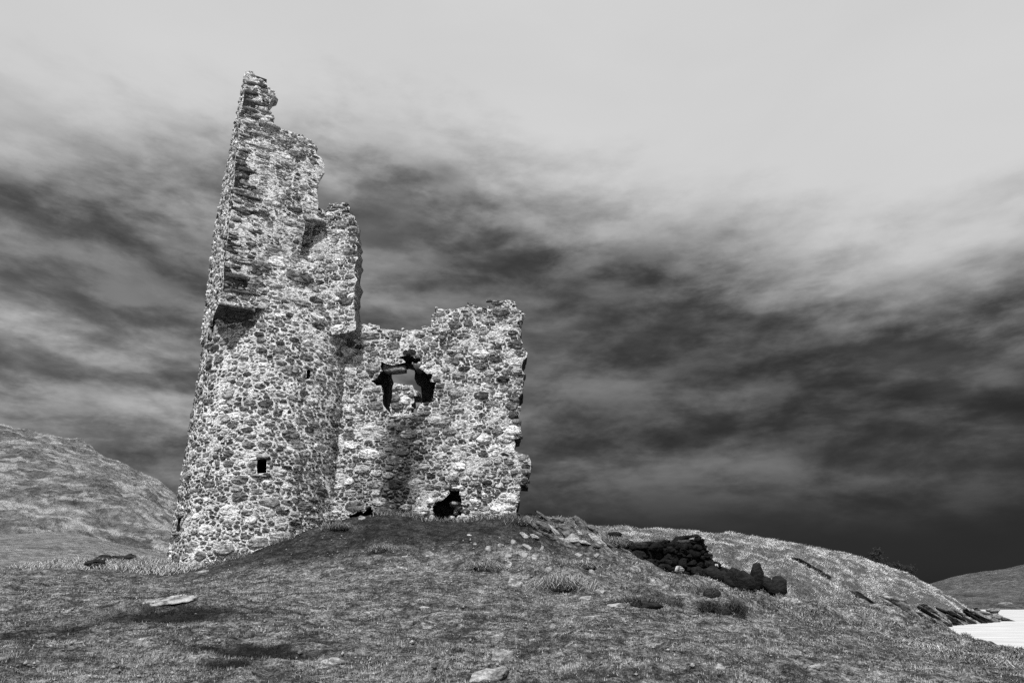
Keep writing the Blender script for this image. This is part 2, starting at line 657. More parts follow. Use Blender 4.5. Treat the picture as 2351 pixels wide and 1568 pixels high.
def hill(name, ridge, foot, n, mrow, mat, nz, nsc, back, prof=1.0, seed=0):
    """a slope between a foot line and a ridge line, with its far side behind"""
    R = interp_poly(ridge, n)
    Fo = interp_poly(foot, n)
    rows = []
    for i in range(mrow + 1):
        t = i / mrow
        h = t ** prof
        P = Fo * (1 - t) + R * t
        P[:, 2] = Fo[:, 2] * (1 - h) + R[:, 2] * h
        rows.append(P)
    Bk = R.copy()
    dirn = R[:, :2] / np.linalg.norm(R[:, :2], axis=1)[:, None]
    for i in range(1, 7):
        P = R.copy()
        P[:, :2] += dirn * back * i / 6
        P[:, 2] = R[:, 2] - (R[:, 2] - Fo[:, 2].min()) * (i / 6) ** 1.5
        rows.append(P)
    G = np.array(rows)
    amp = np.ones(len(rows))
    amp[:2] = 0.3
    N = (fbm(G[..., 0] * nsc, G[..., 1] * nsc, 6, seed, 0.55) - 0.5) * 2 * nz
    G[..., 2] += N * amp[:, None]
    nr, na = G.shape[:2]
    idx = np.arange(nr * na).reshape(nr, na)
    qd = np.stack([idx[:-1, :-1], idx[:-1, 1:], idx[1:, 1:], idx[1:, :-1]], -1).reshape(-1, 4)
    me = mesh_np(name, G.reshape(-1, 3), quads=qd, smooth=True)
    return obj(name, me, mat, kind='structure'), G


# mountain to the left, the hill behind it, the smooth slope at its foot
hill('mountain', [at(-420, 400, 760), at(-200, 405, 700), at(0, 425, 640), at(35, 430, 640), at(74, 440, 640), at(86, 444, 640), at(105, 454, 640), at(126, 465, 650), at(145, 482, 660), at(165, 503, 680), at(190, 532, 700), at(240, 565, 740)],
     [at(-420, 580, 230), at(-200, 578, 230), at(0, 575, 230), at(60, 574, 240), at(120, 574, 260), at(180, 574, 300), at(260, 578, 340)], 420, 160, M_MOUNT, 9, 0.035, 300, 0.96, 5)
hill('mountain_shoulder', [at(60, 455, 1000), at(110, 462, 1000), at(139, 469, 1000), at(161, 481, 1000), at(178, 496, 1000), at(200, 515, 1050), at(260, 545, 1100)],
     [at(60, 575, 760), at(140, 575, 760), at(260, 580, 800)], 160, 80, M_MOUNT, 9, 0.01, 300, 0.95, 8)
hill('moor_slope', [at(-350, 540, 190), at(-120, 537, 180), at(0, 533, 170), at(50, 531, 170), at(83, 533, 172), at(113, 542, 178), at(140, 549, 185), at(175, 556, 195), at(260, 570, 210)],
     [at(-350, 585, 70), at(-100, 583, 70), at(0, 582, 70), at(80, 582, 75), at(150, 582, 80), at(280, 585, 90)], 220, 60, M_FOOT, 1.2, 0.05, 60, 0.8, 15)
# far hill beyond the loch
hill('far_hill', [at(880, 592, 420), at(925, 583, 420), at(941, 579, 420), at(958, 575, 420), at(976, 571, 420), at(997, 567.5, 420), at(1024, 563, 420), at(1120, 548, 430), at(1300, 530, 450), at(1700, 520, 600)],
     [at(860, 611, 226), at(900, 611, 226), at(960, 610.5, 226), at(1024, 610, 230), at(1200, 610, 240), at(1800, 615, 300)], 360, 90, M_FAR, 2.6, 0.03, 200, 0.9, 22)

# headland on the right
RIDGE = [at(500, 536, 44), at(560, 531, 45), at(610, 529.5, 46), at(653, 532, 48), at(697, 534.5, 50), at(740.5, 536.6, 53), at(784, 541.4, 57), at(827.6, 549.7, 62),
         at(871, 561, 76), at(893, 568.5, 84), at(914.7, 577, 92), at(941, 589, 101), at(962, 604, 106), at(980, 614.5, 109), at(994, 620, 110)]
FOOT = [at(480, 600, 27), at(560, 600, 27), at(640, 592, 27), at(740, 612, 29), at(820, 624, 33), at(865, 630, 42), at(895, 633, 55), at(912, 631, 66), at(925, 628, 74),
        at(945, 626, 82), at(965, 624.5, 88), at(985, 622.8, 94), at(994, 622.6, 96)]
HN, HM = 420, 330


def by_azimuth(pts, lo, hi, n):
    pts = np.array(pts, float)
    t = np.linspace(lo, hi, n)
    k = pts[:, 0] / pts[:, 1]
    o = np.stack([np.interp(t, k, pts[:, j]) for j in range(3)], -1)
    ker = np.hanning(17)[1:-1]
    ker /= ker.sum()
    oo = np.vstack([np.repeat(o[:1], 7, 0), o, np.repeat(o[-1:], 7, 0)])
    return np.stack([np.convolve(oo[:, j], ker, 'valid') for j in range(3)], -1)


A_LO = FOOT[0][0] / FOOT[0][1]
A_HI = RIDGE[-1][0] / RIDGE[-1][1]
R_ = by_azimuth(RIDGE, A_LO, A_HI, HN)
F_ = by_azimuth(FOOT, A_LO, A_HI, HN)
rows = []
for i in range(HM + 1):
    t = i / HM
    P = F_ * (1 - t) + R_ * t
    h = 1 - (1 - t) ** 1.35
    P[:, 2] = F_[:, 2] * (1 - h) + R_[:, 2] * h
    rows.append(P)
dirn = R_[:, :2] / np.linalg.norm(R_[:, :2], axis=1)[:, None]
for i in range(1, 9):
    P = R_.copy()
    P[:, :2] += dirn * 30 * i / 8
    P[:, 2] = R_[:, 2] - (R_[:, 2] + 4) * (i / 8) ** 1.6
    rows.append(P)
HG = np.array(rows)


def head_noise(X, Y, octv=4):
    wx_ = X + 2.2 * fbm(X * .35, Y * .35, 2, 201)
    wy_ = Y + 2.2 * fbm(X * .35 + 9, Y * .35, 2, 202)
    return fbm(wx_ * 0.83 + wy_ * 0.61, -wx_ * 0.58 + wy_ * 0.79, octv, 41, 0.6)


tuss = np.maximum(head_noise(HG[..., 0], HG[..., 1], 2) - 0.42, 0)
edge = np.ones(len(rows))
edge[:14] = np.linspace(0.1, 1, 14)
HG[..., 2] += edge[:, None] * (tuss * np.linspace(.95, .0, HN)[None, :] + (fbm(HG[..., 0] * 0.12, HG[..., 1] * 0.12, 2, 44) - 0.5) * 0.5)
nr, na = HG.shape[:2]
idx = np.arange(nr * na).reshape(nr, na)
qd = np.stack([idx[:-1, :-1], idx[:-1, 1:], idx[1:, 1:], idx[1:, :-1]], -1).reshape(-1, 4)
me = mesh_np('headland', HG.reshape(-1, 3), quads=qd, smooth=True)
obj('headland', me, M_HEAD, kind='structure')


def head_point(fi, t):
    """point of the headland surface: fi 0..1 along, t 0 foot .. 1 ridge"""
    i = np.clip(fi * (HN - 1), 0, HN - 1.001)
    j = np.clip(t * HM, 0, HM - 0.001)
    i, j = np.asarray(i, float), np.asarray(j, float)
    i0, j0 = i.astype(int), j.astype(int)
    a_, b_ = (i - i0)[..., None], (j - j0)[..., None]
    return (HG[j0, i0] * (1 - a_) + HG[j0, i0 + 1] * a_) * (1 - b_) + (HG[j0 + 1, i0] * (1 - a_) + HG[j0 + 1, i0 + 1] * a_) * b_


HF = HG[:HM + 1].reshape(-1, 3)
_d = HF[:, 1] * CP + HF[:, 2] * SP
_hx = 512 + F * HF[:, 0] / _d
_hy = 341 - F * (-HF[:, 1] * SP + HF[:, 2] * CP) / _d


def head_ray(px, py):
    """the point of the headland's front slope seen at a pixel"""
    e = (_hx - px) ** 2 + (_hy - py) ** 2
    ok = np.nonzero(e < max(3.0, e.min() * 1.5))[0]
    k = ok[np.argmin(_d[ok])]
    return HF[k].copy()


# ------------------------------------------------------------------ stones
def clip_half(poly, n, c):
    """keep the part of poly with n.p <= c"""
    outp = []
    m = len(poly)
    for i in range(m):
        a = poly[i]
        b = poly[(i + 1) % m]
        da = n[0] * a[0] + n[1] * a[1] - c
        db = n[0] * b[0] + n[1] * b[1] - c
        if da <= 0:
            outp.append(a)
        if (da < 0 < db) or (db < 0 < da):
            k = da / (da - db)
            outp.append((a[0] + (b[0] - a[0]) * k, a[1] + (b[1] - a[1]) * k))
    return outp


def pack(outline, holes, tiers, aspect, gap, fixed=(), seed=1, grow=1.35, margin=0.0):
    """random rubble: weighted cells round seeds of several sizes; returns list of (polygon uv, radius, fixed tone)"""
    r_ = np.random.default_rng(seed)
    outline = np.array(outline)
    lo = outline.min(0)
    hi = outline.max(0)
    S = []
    cell = 0.35
    grid = {}

    def near(p, rad):
        k = int(math.ceil(rad / cell))
        ci, cj = int(p[0] // cell), int(p[1] // cell)
        for i in range(ci - k, ci + k + 1):
            for j in range(cj - k, cj + k + 1):
                for q_ in grid.get((i, j), ()):
                    yield q_

    def put(p, r, tone):
        S.append((p[0], p[1], r, tone))
        grid.setdefault((int(p[0] // cell), int(p[1] // cell)), []).append(len(S) - 1)

    rmax = max([t[0][1] for t in tiers] + [f[2] for f in fixed] + [0.1])
    for f in fixed:
        put((f[0] / aspect, f[1]), f[2], f[3])
    for (r0, r1), tries in tiers:
        c = r_.uniform(lo, hi, (tries, 2))
        ok = in_poly(c, outline)
        for h in holes:
            ok &= ~in_poly(c, h)
        c = c[ok]
        rad = r_.uniform(r0, r1, len(c))
        for p, r in zip(c, rad):
            p = (p[0] / aspect, p[1])
            good = True
            for k in near(p, r + rmax):
                s = S[k]
                if (s[0] - p[0]) ** 2 + (s[1] - p[1]) ** 2 < (0.88 * (s[2] + r)) ** 2:
                    good = False
                    break
            if good:
                put(p, r, None)
    res = []
    for i, (x, y, r, tone) in enumerate(S):
        R = r * grow
        asp = math.exp(r_.normal(0.0, 0.34))
        rt = r_.normal(0, 0.16)
        crn = [(-1.05, -1), (1.05, -1), (1.05, 1), (-1.05, 1)]
        if r_.random() < 0.45:
            crn = [(-1.1, -.7), (.5, -1.1), (1.15, -.2), (.7, 1.0), (-.9, .95)]
        poly = []
        for (qx_, qy_) in crn:
            qx_ = qx_ * R * .92 * asp + r_.normal(0, .16) * R
            qy_ = qy_ * R * .92 / asp + r_.normal(0, .16) * R
            poly.append((x + qx_ * math.cos(rt) - qy_ * math.sin(rt), y + qx_ * math.sin(rt) + qy_ * math.cos(rt)))
        R = R * 1.4
        for k in near((x, y), R + rmax * grow):
            if k == i:
                continue
            x2, y2, r2, _ = S[k]
            dx, dy = x2 - x, y2 - y
            D = math.hypot(dx, dy)
            if D < 1e-6 or D > R + r2 * grow:
                continue
            n = (dx / D, dy / D)
            off = (D * D + r * r - r2 * r2) / (2 * D)
            g = 0.5 * gap * math.hypot(n[0] / aspect, n[1]) * 1.0
            poly = clip_half(poly, n, n[0] * x + n[1] * y + off - g)
            if len(poly) < 3:
                break
        if len(poly) >= 3:
            P = np.array(poly)
            P[:, 0] *= aspect
            cc = np.array([x * aspect, y])
            for _ in range(6):
                bad = ~in_poly(P, outline)
                if not bad.any():
                    break
                P[bad] = cc + (P[bad] - cc) * 0.8
            for h in holes:
                for _ in range(6):
                    bad = in_poly(P, h)
                    if not bad.any():
                        break
                    P[bad] = cc + (P[bad] - cc) * 0.8
            x_, y_ = P[:, 0], P[:, 1]
            area = 0.5 * abs(np.dot(x_, np.roll(y_, 1)) - np.dot(y_, np.roll(x_, 1)))
            if area > 0.0007:
                res.append((P, area, tone))
    return res


def chaikin(P):
    Q = np.roll(P, -1, 0)
    o = np.empty((2 * len(P), 2))
    o[0::2] = P * 0.92 + Q * 0.08
    o[1::2] = P * 0.08 + Q * 0.92
    return o


def stone_geo(panel, P, proud, r_, rounding=1):
    """rounded block face standing proud of the wall; returns verts, tris"""
    if len(P) > 3:
        P = P[np.linalg.norm(P - np.roll(P, 1, 0), axis=1) > 0.012]
    if len(P) < 3:
        return None
    for _ in range(rounding):
        P = chaikin(P)
    c = P.mean(0)
    n = len(P)
    P = c + (P - c) * (1 + r_.normal(0, 0.035, n))[:, None]
    tilt = r_.normal(0, 0.10, 2)
    size = np.sqrt(((P - c) ** 2).sum(1)).mean()

    def ring(k, d, jit):
        Q = c + (P - c) * k
        dep = -(d + (Q - c) @ tilt * 0.8) + r_.normal(0, jit, n)
        return panel.map(Q[:, 0], Q[:, 1], dep)
    v0 = panel.map(P[:, 0], P[:, 1], np.full(n, 0.07))
    v1 = ring(1.0, proud * 0.55, 0.006)
    v2 = ring(0.90, proud * 0.98, 0.005 + 0.03 * size)
    v3 = ring(0.48, proud * 1.05, 0.006 + 0.05 * size)
    ctr = panel.map(np.array([c[0]]), np.array([c[1]]), np.array([-proud * 1.12]))
    V = np.vstack([v0, v1, v2, v3, ctr])
    i = np.arange(n)
    j = (i + 1) % n
    T = []
    for a in (0, n, 2 * n):
        T.append(np.stack([a + i, a + j, a + n + j], -1))
        T.append(np.stack([a + i, a + n + j, a + n + i], -1))
    T.append(np.stack([3 * n + i, 3 * n + j, np.full(n, 4 * n)], -1))
    return V, np.vstack(T)


ALL_STONES = []     # (area, V, T, tone, part)


def lay_stones(panel, part, cells, tone_fn, proud, seed):
    r_ = np.random.default_rng(seed)
    for P, area, tone in cells:
        g = stone_geo(panel, P, r_.uniform(*proud) * (0.6 + min(1.0, math.sqrt(area) * 2.2)), r_)
        if g is None:
            continue
        c = P.mean(0)
        tn = tone if tone is not None else tone_fn(c, area, r_)
        ALL_STONES.append((area, g[0], g[1], tn, part))


def core(name, panel, outline, holes, thick, parent, rough=0.03, step=0.13, stain_shade=None, seed=0, ragged=0.02, side=0.965):
    """the mortared body of a wall: displaced front, flat back and ragged sides"""
    r_ = np.random.default_rng(seed + 100)
    loops = []
    for L in [outline] + list(holes):
        L = np.array(L)
        o = []
        for a, b in zip(L, np.roll(L, -1, 0)):
            k = max(1, int(np.linalg.norm(b - a) / step))
            for i in range(k):
                o.append(a + (b - a) * i / k)
        o = np.array(o) + r_.normal(0, ragged, (len(o), 2))
        loops.append(o)
    pts = []
    edges = []
    for o in loops:
        s = len(pts)
        pts += [Vector(p) for p in o]
        edges += [(s + i, s + (i + 1) % len(o)) for i in range(len(o))]
    lo = loops[0].min(0)
    hi = loops[0].max(0)
    gx, gy = np.meshgrid(np.arange(lo[0], hi[0], step), np.arange(lo[1], hi[1], step))
    gp = np.stack([gx.ravel(), gy.ravel()], -1)
    gp = gp + r_.uniform(-0.3, 0.3, gp.shape) * step
    ok = in_poly(gp, loops[0])
    for h in loops[1:]:
        ok &= ~in_poly(gp, h)
    pts += [Vector(p) for p in gp[ok]]
    vv, ee, ff, _, _, _ = delaunay_2d_cdt(pts, edges, [], 0, 1e-5)
    UV = np.array([(p[0], p[1]) for p in vv])
    T = np.array([f for f in ff if len(f) == 3])
    c = UV[T].mean(1)
    ok = in_poly(c, loops[0])
    for h in loops[1:]:
        ok &= ~in_poly(c, h)
    T = T[ok]
    a = UV[T]
    sgn = (a[:, 1, 0] - a[:, 0, 0]) * (a[:, 2, 1] - a[:, 0, 1]) - (a[:, 1, 1] - a[:, 0, 1]) * (a[:, 2, 0] - a[:, 0, 0])
    T[sgn < 0] = T[sgn < 0][:, ::-1]
    n = len(UV)
    dep = (fbm(UV[:, 0] * 3.0, UV[:, 1] * 3.0, 3, seed) - 0.5) * 2 * rough
    VF = panel.map(UV[:, 0], UV[:, 1], dep)
    VM = panel.map(UV[:, 0], UV[:, 1], thick * 0.5 + r_.normal(0, 0.03, n))
    VB = panel.map(UV[:, 0], UV[:, 1], np.full(n, thick))
    E = np.vstack([T[:, [0, 1]], T[:, [1, 2]], T[:, [2, 0]]])
    key = {}
    for e in E:
        k = (min(e), max(e))
        key[k] = None if k in key else tuple(e)
    B = np.array([e for e in key.values() if e is not None])
    tr = [T, T[:, ::-1] + 2 * n]
    for s, e in ((3 * n, n), (n, 2 * n)):
        tr.append(np.stack([B[:, 1] + s, B[:, 0] + s, B[:, 0] + e], -1))
        tr.append(np.stack([B[:, 1] + s, B[:, 0] + e, B[:, 1] + e], -1))
    st = np.zeros(n) if stain_shade is None else stain_shade(UV)
    dk_ = np.maximum(st, side)  # sides darkened: the shade of openings painted into their colour
    me = mesh_np(name, np.vstack([VF, VM, VB, VF]), tris=np.vstack(tr), attrs={'stain_shade': np.concatenate([st, dk_, dk_, dk_])})
    return obj(name, me, M_MORTAR, parent)


castle = obj('castle_ruin', None, None, loc=(0, 0, 0), label='tall ruined stone castle with round turret and broken walls on the mound', cat='castle')
CASTLE_O = np.array([-4.5, 18.0, 1.0])
castle.location = CASTLE_O


def rebase(o):
    """parts were modelled in world space; keep them there under the castle's own origin"""
    o.matrix_parent_inverse = Matrix.Translation(Vector(-CASTLE_O))


def UN(panel, pts, disp=False):
    return np.array([panel.un(*(dp(*p) if disp else p)) for p in pts])


def crop3(x, y):
    return (1350 + x / 4.9) / 3.75, (1300 + y / 4.9) / 3.75


def crop5(x, y):
    return (1200 + x / 2.612) / 3.75, (1550 + y / 2.612) / 3.75


# --- main wall outline (pixels), clockwise from its hidden left end
main_top = [(300, 214), (318, 208), (326, 209.5), (329, 203.4), (348.9, 203.4), (349.6, 212), (354, 216.4), (356.5, 243), (355.5, 270), (354.5, 300), (354, 323),
            (360, 324), (378.5, 325.6), (379.5, 328.7), (401.7, 330), (420.6, 330.5), (423, 326), (431, 325), (431.8, 315.2), (435.4, 314.7), (435.9, 307),
            (440.5, 309.6), (460.9, 309.1), (465, 306.5), (469, 301.5), (475, 305.5), (483.4, 307.6), (492, 304.5), (492.5, 300.2), (514.5, 301), (516.5, 307.6),
            (523.5, 311.6), (521.6, 318.8), (517.5, 321), (518.5, 325), (520.6, 330), (520, 336), (523.5, 347.4), (526.3, 352.5), (525.7, 357.6), (523, 361.7),
            (521.7, 368.8), (524, 375), (522, 380), (523, 386), (522.7, 393), (519, 397.4), (518.6, 423), (521, 426), (520.6, 436), (514.5, 438), (513.5, 448),
            (517.5, 453), (528.5, 455), (530, 462), (530, 471.5), (524.5, 475.6), (528.5, 477), (528, 483.8), (519.5, 484), (520.5, 490), (519.5, 500), (516.5, 510), (519, 532)]
stump_top = main_top[:11]
main_top = [(300, 327), (345, 323)] + main_top[10:]
O_main = np.vstack([UN(P_MAIN, main_top), [P_MAIN.un(300, 535)]])
P_STUMP = Plane((0, 17.42), (1, 0.0))
O_stump = UN(P_STUMP, stump_top + [(356, 330), (340, 334), (318, 331), (300, 330)])
win_F = UN(P_MAIN, [crop3(*p) for p in [(400, 440), (330, 465), (300, 590), (240, 625), (290, 720), (410, 740), (425, 1030), (490, 1140), (520, 1235), (800, 1250), (1050, 1245),
                                        (1090, 1040), (1330, 985), (1330, 870), (1390, 700), (1370, 640), (1260, 610), (1330, 490), (1190, 440), (1180, 400), (965, 300),
                                        (1110, 262), (1110, 200), (960, 150), (800, 140), (700, 210), (830, 290), (825, 300), (400, 300)]])
win_B = UN(P_INNER, [crop3(*p) for p in [(520, 440), (560, 540), (550, 660), (535, 800), (505, 1030), (520, 1160), (540, 1250), (1040, 1250), (1060, 1190), (1050, 1130),
                                         (1095, 1050), (1110, 1000), (1120, 640), (1010, 560), (1030, 470), (950, 330), (820, 270), (525, 270)]])
cave = UN(P_MAIN, [crop5(*p) for p in [(1130, 830), (1240, 800), (1260, 735), (1290, 745), (1350, 750), (1385, 790), (1385, 870), (1390, 1070), (1250, 1090), (1130, 1060), (1105, 960), (1140, 880)]])
cave2 = UN(P_MAIN, [crop5(*p) for p in [(300, 940), (400, 950), (540, 960), (560, 970), (540, 1010), (520, 1080), (280, 1080), (270, 1010)]])


def rag(L, amp, seed):
    r_ = np.random.default_rng(seed)
    o = []
    for a, b in zip(L, np.roll(L, -1, 0)):
        k = max(1, int(np.linalg.norm(b - a) / 0.11))
        for i in range(k):
            o.append(a + (b - a) * i / k)
    o = np.array(o)
    return o + r_.normal(0, amp, o.shape)


win_F = rag(win_F, 0.025, 1)
cave = rag(cave, 0.045, 2)
cave2 = rag(cave2, 0.035, 3)


def main_stain(UV):
    c = UN(P_MAIN, [(405, 420), (402, 455), (397, 480), (393, 512)])
    x0 = np.interp(UV[:, 1], c[::-1, 1], c[::-1, 0])
    w = 0.42 + 0.5 * fbm(UV[:, 0] * 2, UV[:, 1] * 1.2, 3, 63)
    s = np.exp(-((UV[:, 0] - x0) / w) ** 2) * np.clip((c[0, 1] + 0.25 - UV[:, 1]) / 0.4, 0, 1)
    return np.clip(0.90 * s, 0, 0.80) + 0.10


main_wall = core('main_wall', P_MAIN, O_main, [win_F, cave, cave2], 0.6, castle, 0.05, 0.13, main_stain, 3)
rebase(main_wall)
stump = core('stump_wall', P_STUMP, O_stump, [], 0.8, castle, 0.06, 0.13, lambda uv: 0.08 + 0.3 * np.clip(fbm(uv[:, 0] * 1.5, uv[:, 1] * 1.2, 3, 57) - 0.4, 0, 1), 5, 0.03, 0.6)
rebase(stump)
inner = core('inner_wall', P_INNER, O_main * np.array([1.035, 1.03]) - np.array([0.0, 0.1]), [win_B], 0.55, castle, 0.05, 0.2, lambda uv: np.full(len(uv), 0.95), 4)  # near-black face paints the shade behind the window and low holes
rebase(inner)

# --- round turret
zt = P_CYL.un(260, 304)[1]
cl_base = -1.0
uL = -CYL_R * 2.1
uR = CYL_R * 1.75
O_cyl = np.array([(uL, cl_base), (uR, cl_base), (uR, zt), (P_CYL.un(330, 318)[0], zt), (uL, zt)])


def rect_on(panel, x0, y0, x1, y1):
    return UN(panel, [(x0, y1), (x1, y1), (x1, y0), (x0, y0)], True)


slit_sq = rect_on(P_CYL, 590, 1053, 612, 1085)
slit_mid = rect_on(P_CYL, 703, 848, 712, 868)
sl_u = P_CYL.un(*dp(484, 765))[0]
v0 = P_CYL.un(*dp(480, 786))[1]
v1 = P_CYL.un(*dp(480, 746))[1]
ua, ub = P_CYL.un(*dp(478.5, 765))[0], P_CYL.un(*dp(490, 765))[0]
slit_up = np.array([(ua, v0), (ub, v0), (ub, v1), (ua, v1)])
sl2_u = P_CYL.un(*dp(412, 1200))[0]
w0 = P_CYL.un(*dp(412, 1218))[1]
w1 = P_CYL.un(*dp(412, 1186))[1]
ua, ub = P_CYL.un(*dp(406, 1200))[0], P_CYL.un(*dp(416, 1200))[0]
slit_low = np.array([(ua, w0), (ub, w0), (ub, w1), (ua, w1)])
CYL_HOLES = [slit_sq, slit_mid, slit_up, slit_low]
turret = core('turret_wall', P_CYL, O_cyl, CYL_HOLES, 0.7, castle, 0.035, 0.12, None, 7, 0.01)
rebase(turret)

# --- square cap on the turret
capF = [(220.8, 303), (229.4, 213), (231.5, 204), (237.5, 150), (242.5, 107), (246, 70.7), (252, 71.5), (258, 77), (266, 82), (268, 88), (274, 91), (276, 95), (271, 99.5), (269, 106),
        (272, 113), (275, 118), (273.3, 125.8), (286, 130), (300.9, 135), (309, 139), (316.7, 145.7), (315.2, 154), (323.3, 160.5), (324.9, 172.8), (320, 178), (317.2, 185), (318, 198),
        (318.8, 209.5), (324.5, 217), (324, 223.5), (305, 221.5), (303, 235), (299.6, 256), (309, 262), (316, 280), (322, 298), (331, 318), (312, 316), (292, 313), (270, 309), (240, 306)]
O_capF = UN(P_CAPF, capF)
O_capF[:6, 0] = (O_capF[:6, 1] - O_capF[0, 1]) / (O_capF[5, 1] - O_capF[0, 1]) * O_capF[5, 0]
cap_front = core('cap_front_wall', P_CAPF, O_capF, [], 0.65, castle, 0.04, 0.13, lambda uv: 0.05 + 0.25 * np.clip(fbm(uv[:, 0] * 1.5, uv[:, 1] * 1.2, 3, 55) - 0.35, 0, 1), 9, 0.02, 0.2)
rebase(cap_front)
# left side of the cap: visible as a thin bright strip
zb = O_capF[0, 1]
zt_c = O_capF[5, 1]
LEN = 3.3
O_capL = np.array([(0, zb), (LEN, zb - 0.05), (LEN, zb + 0.52 * (zt_c - zb)), (2.6, zb + 0.60 * (zt_c - zb)), (2.0, zb + 0.72 * (zt_c - zb)), (1.35, zb + 0.80 * (zt_c - zb)),
                   (0.8, zb + 0.90 * (zt_c - zb)), (0.35, zb + 0.97 * (zt_c - zb)), (0.0, zt_c)])
lean = O_capF[5, 0]


class LeanPlane(Plane):
    def map(self, u, v, dep):
        p = super().map(u, v, dep)
        k = np.clip((np.asarray(v, float) - zb) / (zt_c - zb), 0, 1) * lean
        p[..., 0] += k * d_front[0]
        p[..., 1] += k * d_front[1]
        return p


P_CAPL = LeanPlane(CAP_A, d_left)
P_CAPL.n = np.array([-d_left[1], d_left[0]])
if P_CAPL.n.dot(d_front) > 0:
    P_CAPL.n = -P_CAPL.n
cap_left = core('cap_side_wall', P_CAPL, O_capL, [], 0.6, castle, 0.04, 0.14, None, 10)
rebase(cap_left)
# the floor of the cap over the turret, and the return wall at the dark slot
u_s = P_CAPF.un(303, 235)[0]
P_SLOT = Plane(CAP_A + d_front * (u_s + 0.02) - n_front * 0.25, -n_front)
P_SLOT.n = d_front.copy()
O_slot = np.array([(0, P_CAPF.un(299, 262)[1]), (1.6, P_CAPF.un(299, 262)[1]), (1.6, P_CAPF.un(304, 214)[1]), (0, P_CAPF.un(304, 214)[1])])
slot = core('slot_wall', P_SLOT, O_slot, [], 0.3, castle, 0.05, 0.16, lambda uv: np.full(len(uv), 0.55), 12)
rebase(slot)

# --- rear wall of the castle seen through the window
rear_pts = [(330, 560), (330, 360), crop3(200, 640), crop3(550, 675), crop3(650, 660), crop3(960, 715), crop3(985, 790), crop3(1095, 830), crop3(1095, 890), crop3(1000, 890), crop3(1000, 1020), crop3(950, 1030), crop3(940, 1240), (400, 480), (402, 520)]
O_rear = UN(P_REAR, rear_pts)
rear = core('rear_wall', P_REAR, O_rear, [], 0.9, castle, 0.05, 0.2, None, 14)
rebase(rear)

# ------------------------------------------------------------------ lay the rubble
def tones(lo, hi, pale, dark):
    def f(c, area, r_):
        x = r_.random()
        if x < pale:
            return r_.uniform(0.42, 0.62)
        if x < pale + dark:
            return r_.uniform(0.035, 0.09)
        return r_.uniform(lo, hi)
    return f


def fx(panel, x, y, r, tone, aspect):
    u = panel.un(*dp(x, y))
    return (u[0], u[1], r, tone)


AS = 1.75
fix_cyl = [fx(P_CYL, x, y, r * .85, tn, AS) for x, y, r, tn in [(525, 1170, .16, .6), (515, 1255, .2, .3), (470, 1215, .14, .5), (440, 1255, .17, .2), (575, 1192, .1, .6), (740, 1130, .15, .1), (680, 1020, .15, .25),
       (648, 1238, .25, .2), (600, 1245, .22, .22), (700, 1040, .12, .3), (735, 1025, .14, .5), (610, 925, .14, .06), (640, 945, .12, .12), (560, 935, .1, .12), (515, 885, .1, .35),
       (570, 1020, .12, .12), (690, 965, .12, .16), (430, 1200, .13, .35), (650, 1170, .14, .1), (700, 1160, .15, .14), (480, 1110, .12, .1), (455, 1150, .12, .12), (760, 1000, .1, .14), (550, 1100, .14, .14)]]


def tone_cyl(c, area, r_):
    base = tones(0.08, 0.32, 0.14, 0.20)(c, area, r_)
    return base


cells = pack(O_cyl, CYL_HOLES, [((.10, .15), 130), ((.065, .095), 1300), ((.040, .058), 8000), ((.022, .033), 20000)], AS, 0.042, fix_cyl, 21, 1.22)
lay_stones(P_CYL, turret, cells, tone_cyl, (0.008, 0.035), 1)

fix_main = [fx(P_MAIN, x, y, r * .85, tn, AS) for x, y, r, tn in [(860, 992, .24, .4), (848, 1042, .19, .72), (805, 1020, .14, .62), (845, 1017, .10, .09), (880, 1017, .09, .08), (798, 1105, .12, .66), (830, 1075, .14, .3),
       (1010, 965, .2, .28), (1060, 975, .18, .35), (1110, 1005, .16, .62), (1165, 1005, .17, .42), (1135, 1030, .14, .66), (1175, 1030, .15, .55), (1055, 1070, .13, .66), (1010, 1045, .12, .55), (1035, 830, .18, .12),
       (1045, 745, .16, .08), (1075, 740, .14, .1), (1025, 748, .1, .12), (1050, 720, .1, .14), (1150, 715, .18, .1), (1105, 760, .15, .2), (1180, 930, .17, .08), (1185, 910, .1, .1), (975, 1145, .14, .6),
       (965, 1172, .17, .35), (1090, 1150, .1, .64), (1165, 1140, .16, .45), (1155, 1170, .22, .5), (1180, 985, .15, .6), (870, 1150, .14, .3), (815, 1160, .18, .1), (960, 955, .16, .12), (770, 760, .12, .1),
       (850, 770, .2, .12), (905, 765, .16, .2), (960, 768, .14, .14), (860, 810, .1, .12), (1155, 870, .13, .04), (1185, 790, .18, .08), (1190, 1085, .15, .1), (1010, 830, .1, .12), (700, 600, .08, .1),
       (940, 808, .14, .02), (1120, 690, .12, .1), (905, 1055, .16, .1), (890, 1090, .12, .12), (1095, 1000, .12, .3), (1140, 990, .1, .1), (750, 1110, .12, .14), (860, 1110, .14, .16)]]


def tone_main(c, area, r_):
    s = main_stain(np.array([c]))[0] - 0.1
    b = tones(0.09, 0.34, 0.15, 0.16)(c, area, r_)
    return b * (1 - 1.0 * min(s, .8))


cells = pack(O_main, [win_F, cave, cave2], [((.10, .15), 130), ((.065, .10), 1300), ((.038, .06), 9000), ((.020, .032), 22000)], AS, 0.034, fix_main, 22, 1.26)
lay_stones(P_MAIN, main_wall, cells, tone_main, (0.010, 0.045), 2)

